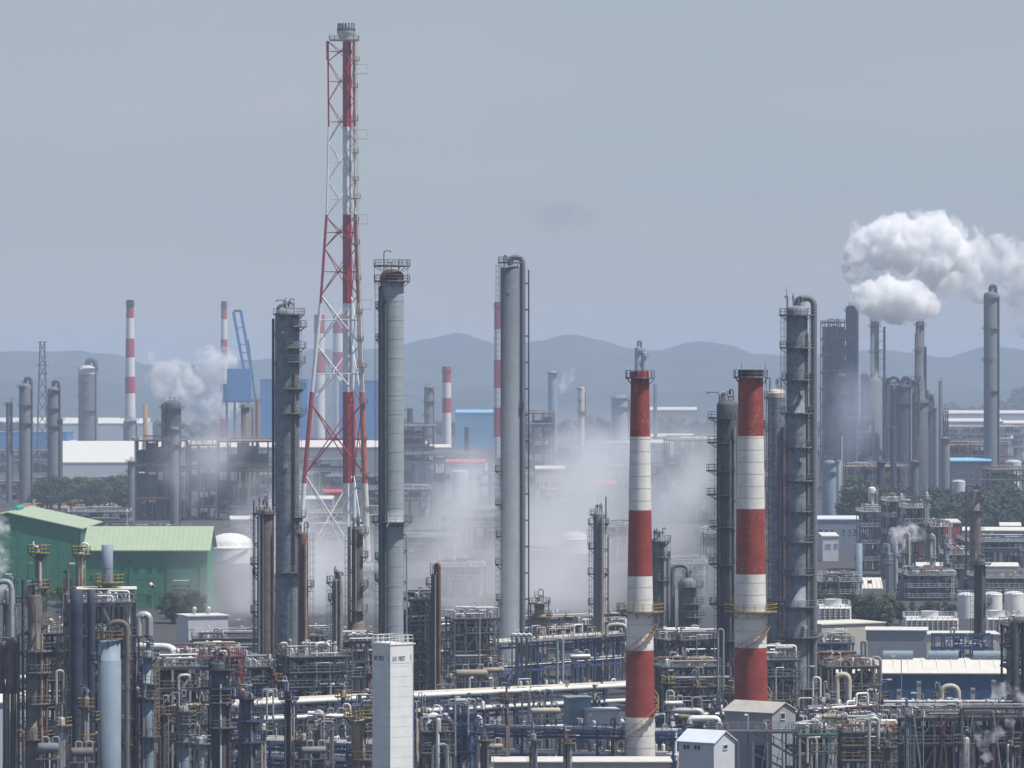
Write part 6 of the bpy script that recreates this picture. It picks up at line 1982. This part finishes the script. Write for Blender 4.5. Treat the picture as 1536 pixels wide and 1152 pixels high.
# furnace row at the lower right
frame('furnace deck with red brown bracing and white pipe stubs, lower right', 1440, 660, 205, 9, [1076, 1114], 7, 2, 0.03, 'steel', 'furnace_structure', 'steel frame', post=0.4, pipes=40, seed=83, kit=150, fill=0.7, fillm=('dark', 'black', 'navy'), beamm='steel', rails='rail')
for (px, w, tp, mt) in ((1400, 52, 1092, 'dark'), (1475, 60, 1090, 'dark'), (1345, 40, 1098, 'greywall'), (1525, 36, 1088, 'dark')):
    b = box_hall('furnace_box', None, 'furnace', px, 664, w, 6, tp, mt, 'dark', group='furnace boxes')[0]
    auto(b, 'dark furnace box under the deck' if mt == 'dark' else 'grey furnace box under the deck', px)
for i, (px, tp) in enumerate(((1348, 1034), (1378, 1022), (1459, 1032), (1490, 1020))):
    t_ = thing('exhaust_duct', None, 'duct', (X(px, 662), 662, 0), 0.1, 'grey square exhaust ducts')
    z = Z(tp, 662)
    MB().box(-0.32, 0.32, -0.32, 0.32, 0, z).build('shaft', G['galv'], t_)
    MB().box(-0.42, 0.42, -0.42, 0.42, z - 0.5, z - 0.3).build('flange', G['steel'], t_)
    auto(t_, 'grey square exhaust duct', px)
for i in range(9):
    x0 = 1385 + i * 20
    t_ = thing('knee_brace', None, 'brace', (X(x0, 655), 655, 0), 0, 'slanted braces below furnace deck')
    MB().bar((0, 0, 0.2), ((1 if i % 2 else -1) * 1.5, 0, Z(1070, 655)), 0.2).build('strut', G['rusty' if i % 3 else 'galv'], t_)
    MB().cbox((0, 0, 0.1), 0.5, 0.5, 0.2).build('base', G['greywall'], t_)
    auto(t_, ('rusty' if i % 3 else 'pale') + ' slanted brace below furnace deck', x0)
frame('orange railed structure between house base and furnace row', 1300, 625, 76, 6, [1098, 1118, 1140], 3, 1, 0.05, 'steel', pipes=30, seed=84, kit=50, rails='orange', deckm='galv')
box_hall('flat_shed', 'flat grey shed with pale roof before furnace row', 'shed', 1285, 640, 50, 5, 1090, 'bluegrey', 'palewall', rz=0.1)
frame('dark vertical duct structure at the right edge', 1524, 700, 34, 6, [940, 970, 1000, 1040, 1080], 1, 1, 0.05, 'navy', pipes=20, seed=85, kit=16, rails='rail')
pipe_loop(1530, 932, 690, 16, 1060, 7, 'dark', label='fat dark bent duct at the right edge')
# smaller upright kit across the lower band
kit_spots = [(20, 985, 625, 9), (92, 1075, 605, 12), (130, 1045, 612, 8), (205, 1030, 640, 8), (245, 1060, 640, 7), (292, 1030, 660, 9), (300, 1105, 605, 12), (350, 1075, 640, 8), (395, 1085, 622, 9), (412, 1010, 700, 8), (455, 1100, 610, 10), (470, 1040, 690, 8),
             (515, 1035, 680, 8), (552, 1000, 740, 7), (635, 1060, 640, 8), (676, 1010, 770, 8), (735, 985, 800, 7), (726, 1100, 615, 9), (760, 1040, 700, 6), (800, 1100, 620, 9), (850, 1105, 618, 7), (892, 1040, 690, 7), (920, 1095, 640, 8), (1000, 1015, 720, 9), (1020, 950, 800, 10), (1046, 1020, 700, 8),
             (1068, 1065, 660, 9), (1100, 1030, 690, 9), (1150, 1000, 740, 8), (1212, 1085, 640, 9), (1240, 1040, 700, 10), (1262, 1090, 625, 9), (1320, 1040, 700, 8), (1330, 1110, 612, 11), (1360, 1062, 650, 6), (1408, 1040, 690, 6), (1448, 1105, 612, 12), (1500, 1060, 660, 8), (1515, 1110, 615, 10)]
for i, (px, tp, d, w) in enumerate(kit_spots):
    rr = random.Random(3000 + i)
    mt = rr.choice(('grey', 'tan', 'brown', 'galv', 'silver', 'bluegrey', 'dark', 'rusty', 'pale'))
    vessel(px, tp, d, w, mt, None, f'small {MATWORD[mt]} upright vessel', plat=rr.choice((1, 1, 2)), pipes=2, rail=rr.choice(('rail', 'rail', 'orange', 'yellow', 'galv')))
for i, px in enumerate((60, 180, 300, 420, 500, 700, 780, 850, 1010, 1120, 1215, 1290, 1370, 1470)):
    skid(px, 606 + (i * 13) % 30, 50 + (i * 17) % 30, 600 + i)
for i, (px, tp, d) in enumerate(((447, 930, 860), (480, 952, 850), (352, 940, 900), (368, 930, 905), (930, 905, 900), (716, 905, 880), (1248, 990, 720), (1352, 985, 800), (1205, 1000, 700), (610, 1030, 650), (795, 1030, 660), (1385, 1040, 655), (1320, 1020, 690))):
    lamp_post(px, tp, d, side=(-1) ** i)
for i, (px, tp, d, w, pb, r, mt) in enumerate(((90, 1000, 620, 14, 1060, 3.5, 'cream'), (340, 1010, 660, 14, 1060, 2.6, 'white'), (405, 1030, 670, 12, 1080, 2.2, 'silver'), (520, 1050, 660, 14, 1085, 2.4, 'white'),
                                               (640, 1058, 650, 14, 1075, 2.0, 'white'), (655, 1052, 652, 14, 1075, 2.0, 'white'), (670, 1056, 654, 14, 1075, 2.0, 'silver'), (715, 1068, 645, 18, 1090, 2.6, 'white'), (788, 1030, 700, 12, 1042, 2.6, 'silver'), (805, 1030, 702, 12, 1042, 2.6, 'cream'), (822, 1028, 704, 14, 1042, 2.8, 'silver'),
                                               (1005, 1030, 700, 14, 1070, 2.4, 'cream'), (1045, 1040, 690, 18, 1075, 2.4, 'galv'), (1225, 1010, 710, 14, 1050, 2.6, 'white'), (1250, 1060, 680, 16, 1090, 2.4, 'cream'), 
                                               (30, 1090, 600, 14, 1130, 3, 'rusty'), (110, 985, 640, 12, 1030, 2.4, 'rusty'))):
    pipe_loop(px, tp + 6, d, w * 0.8, pb, r * 0.62, mt, 0.2 * (-1) ** i, None, {'cream': 'cream', 'white': 'white', 'silver': 'silver', 'galv': 'pale', 'rusty': 'rusty'}[mt] + ' hairpin pipe loop')
for i, (px, py_, d, l, w, mt) in enumerate(((190, 1060, 640, 34, 9, 'silver'), (300, 1060, 670, 36, 9, 'tan'), (410, 1050, 690, 34, 8, 'white'), (500, 1075, 650, 36, 9, 'silver'), (600, 1020, 740, 34, 8, 'grey'), (740, 1005, 790, 34, 8, 'tan'), (870, 985, 830, 34, 8, 'silver'),
                                            (1010, 1055, 690, 30, 8, 'silver'), (1045, 995, 790, 34, 8, 'white'), (1250, 1075, 660, 36, 10, 'tan'), (1330, 1085, 640, 34, 9, 'cream'), (470, 1125, 608, 40, 11, 'grey'), (735, 1120, 640, 40, 9, 'tan'))):
    drum(px, py_, d, l, w, mt, 0.3, None, None, f'{MATWORD[mt]} horizontal drum on legs')
# windsock on pole, red and white
wsk = thing('windsock', 'small red and white windsock before the green shed', 'windsock', (X(228, 640), 640, 0), 0)
MB().tube((0, 0, 0), (0, 0, Z(878, 640)), 0.05, n=6).build('pole', G['rail'], wsk)
z = Z(878, 640)
MB().path([(0.0, 0, z), (-0.35, 0, z + 0.18)], 0.28, 8, 0, 0.32).build('sock', G['white'], wsk)
MB().path([(0.0, 0, z), (0.5, 0, z - 0.3)], 0.28, 8, 0, 0.18).build('sock_tip', G['redpaint'], wsk)

# ------------------------------------------------------------------ steam
def sm(kind, r):
    """steam whose thickness suits a body r metres deep"""
    tau, col, ns, lo, hi, soft, fall = {'mist': (6.5, (0.95, 0.95, 0.97), 3.0, 0.36, 0.74, 0.18, 0.95), 'wisp': (5.0, (0.95, 0.95, 0.98), 2.8, 0.40, 0.68, 0.24, 0.97),
                                        'smudge': (0.9, (0.35, 0.38, 0.48), 3.2, 0.34, 0.72, 0.16, 0.98), 'veil': (3.0, (0.94, 0.95, 0.98), 3.2, 0.34, 0.70, 0.15, 0.97), 'puff': (8.0, (0.98, 0.98, 0.99), 2.0, 0.36, 0.66, 0.26, 0.85), 'smoke': (3.0, (0.55, 0.60, 0.72), 2.0, 0.30, 0.8, 0.4, 0.9)}[kind]
    return vol_mat('steam ' + kind, col, tau / r, ns, lo, hi, soft=soft, fall=fall)


m_cloud = vol_noise('dense cloud steam', (0.998, 0.998, 0.999), 0.45, 0.15, 0.30, 0.60)
m_torn = vol_noise('torn cloud steam', (0.995, 0.995, 0.995), 0.26, 0.085, 0.40, 0.68)
m_jet = vol_noise('torn near steam', (0.98, 0.98, 0.99), 0.9, 0.50, 0.40, 0.74)
m_jetfar = vol_noise('torn far steam', (0.98, 0.98, 0.99), 0.16, 0.09, 0.40, 0.68)
m_jetmid = vol_noise('torn middle steam', (0.98, 0.98, 0.99), 0.55, 0.30, 0.44, 0.70)
if STEAM:
    steam_ball('steam', 'broad pale mist drifting across the middle behind the smooth column', 800, 885, 1180, 390, 200, 170, sm('mist', 170), kind='stuff')
    steam_ball('steam', 'mist pool low between green shed and pale column', 445, 870, 1150, 250, 150, 120, sm('mist', 95), kind='stuff')
    steam_ball('steam', 'soft even mist veil filling the middle between the tall columns', 840, 790, 1600, 340, 190, 190, sm('veil', 190), kind='stuff')
    steam_ball('steam', 'tall mist wisp between pale column and smooth column', 680, 770, 1350, 120, 220, 120, sm('wisp', 95), kind='stuff', tilt=0.25)
    steam_ball('steam', 'tall mist wisp right of the smooth column', 860, 740, 1420, 140, 230, 130, sm('wisp', 100), kind='stuff', tilt=0.35)
    steam_ball('steam', 'tall mist wisp reaching up between the striped chimneys', 1020, 740, 1380, 105, 210, 130, sm('wisp', 100), kind='stuff', tilt=0.3)
    steam_ball('steam', 'thin high mist spreading behind the front striped chimney', 930, 680, 1900, 260, 120, 160, sm('wisp', 190), kind='stuff')
    steam_ball('steam', 'thin mist drifting left of the lattice flare tower', 420, 770, 1500, 140, 140, 110, sm('wisp', 100), kind='stuff', tilt=0.3)
    steam_ball('steam', 'thin mist veil around the dark process blocks', 310, 690, 1650, 150, 120, 110, sm('wisp', 170), kind='stuff')
    steam_ball('steam', 'thin smoke veil under the big white steam cloud', 1282, 620, 2300, 85, 150, 80, sm('smoke', 80), kind='stuff')
    steam_cauli('steam_plume', 'white steam drifting from the left process block toward striped chimney', [(292, 640, 9, 0), (284, 622, 14, 3), (272, 600, 20, 0), (256, 578, 24, -4), (240, 560, 18, 0), (268, 556, 20, 5), (290, 580, 16, 4), (232, 535, 11, 0)], 2450, m_jetfar, 1.2, ((8, 4), (3, 1.4)), 5)
    steam_cauli('steam_plume', 'pale steam hiding the foot of the striped chimney by blue crane', [(330, 580, 20, 0), (316, 556, 24, 4), (338, 540, 18, -3), (312, 532, 15, 0), (346, 545, 12, 0), (302, 575, 20, 4), (318, 605, 24, 2), (340, 560, 16, 0), (335, 610, 20, 0)], 4050, m_jetfar, 1.8, ((10, 5), (4, 2)), 6)
    steam_ball('smoke', 'faint dark smoke smudge in the sky right of smooth column', 842, 325, 2000, 100, 50, 32, sm('smudge', 32), cat='smoke', kind='stuff', tilt=0.2)
    steam_cauli('steam_plume', 'grey steam at left edge before the gabled green hall', [(-2, 880, 12, 0), (-4, 850, 18, 0), (2, 815, 18, 0.5), (-6, 790, 20, 0), (6, 840, 13, -0.6)], 900, m_jetmid, 0.3, ((2, 0.9), (0.8, 0.4)), 7)
    steam_cauli('steam_plume', 'white steam curling before the red sheds at right', [(1348, 838, 5, 0), (1346, 822, 9, 0), (1352, 806, 13, 0.5), (1366, 797, 14, 0), (1382, 802, 10, 0.6), (1340, 800, 8, 0)], 1180, m_jetmid, 0.35, ((2.4, 1.0), (0.9, 0.4)), 8)
    steam_cauli('steam_plume', 'steam jet blowing right over furnace deck at right edge', [(1480, 1066, 3, 0), (1487, 1054, 6, 0), (1496, 1042, 10, 0.2), (1508, 1036, 11, 0), (1522, 1040, 10, -0.2), (1536, 1046, 10, 0), (1494, 1028, 7, 0.2)], 640, m_jet, 0.12, ((1.0, 0.5), (0.35, 0.2)), 9)
    steam_cauli('steam_plume', 'steam curling up below the furnace deck, lower right', [(1476, 1152, 7, 0), (1480, 1136, 8, 0), (1476, 1120, 9, 0.2), (1486, 1106, 11, 0), (1500, 1098, 11, -0.2), (1514, 1086, 9, 0), (1468, 1108, 7, 0)], 628, m_jet, 0.12, ((1.0, 0.5), (0.35, 0.2)), 10)
    steam_cauli('steam_plume', 'faint steam near the far lamp-lit column', [(842, 590, 6, 0), (846, 578, 8, 0), (852, 566, 9, 0), (860, 558, 6, 0)], 3600, m_jetfar, 1.0, ((6, 3),), 11)
    low = [(1305, 447, 21, 0), (1330, 440, 24, 4), (1352, 445, 24, -3), (1374, 452, 21, 2), (1394, 462, 14, 0), (1318, 466, 16, 0), (1345, 467, 18, 3), (1368, 470, 12, 0), (1312, 478, 6, 0), (1381, 478, 6, 0), (1292, 452, 10, 0)]
    up = [(1285, 382, 18, 5), (1300, 364, 22, 8), (1330, 358, 29, 6), (1350, 336, 15, 8), (1375, 362, 30, 6), (1402, 345, 24, 8), (1420, 362, 26, 6), (1438, 382, 24, 10), (1405, 392, 26, 5), (1360, 386, 22, 5), (1325, 384, 20, 5), (1406, 328, 11, 8), (1398, 408, 20, 5), (1270, 402, 8, 5)]
    torn = [(1420, 425, 24, 4), (1440, 400, 26, 4), (1462, 385, 30, 6), (1485, 380, 28, 4), (1505, 380, 30, 4), (1530, 395, 32, 4), (1450, 420, 26, 0), (1475, 430, 26, 5), (1505, 425, 28, 4), (1535, 440, 30, 4), (1395, 422, 24, 4), (1360, 412, 22, 4), (1320, 408, 22, 4), (1415, 410, 24, 8), (1340, 425, 16, 6), (1445, 365, 20, 8), (1465, 350, 14, 8), (1280, 412, 14, 4), (1545, 480, 24, 4), (1560, 410, 36, 4)]
    torn += [(x_, y_, r_ * 1.22, k_) for x_, y_, r_, k_ in up + low]
    steam_cauli('steam_plume', 'dense white lower steam plume on top of the steaming stack', low, 2450, m_cloud, 0.55, ((5, 3.6), (1.8, 2.8), (0.8, 1.2)), 3)
    steam_cauli('steam_plume', 'large billowing upper white steam cloud above the far stacks', up, 2480, m_cloud, 0.65, ((6, 3.6), (2.2, 2.2), (0.9, 0.9)), 4)
    steam_cauli('steam_plume', 'torn fading steam trailing from the white cloud off the right edge', torn, 2520, m_torn, 1.3, ((8, 4.0), (3, 1.6)), 12)
settle_labels()
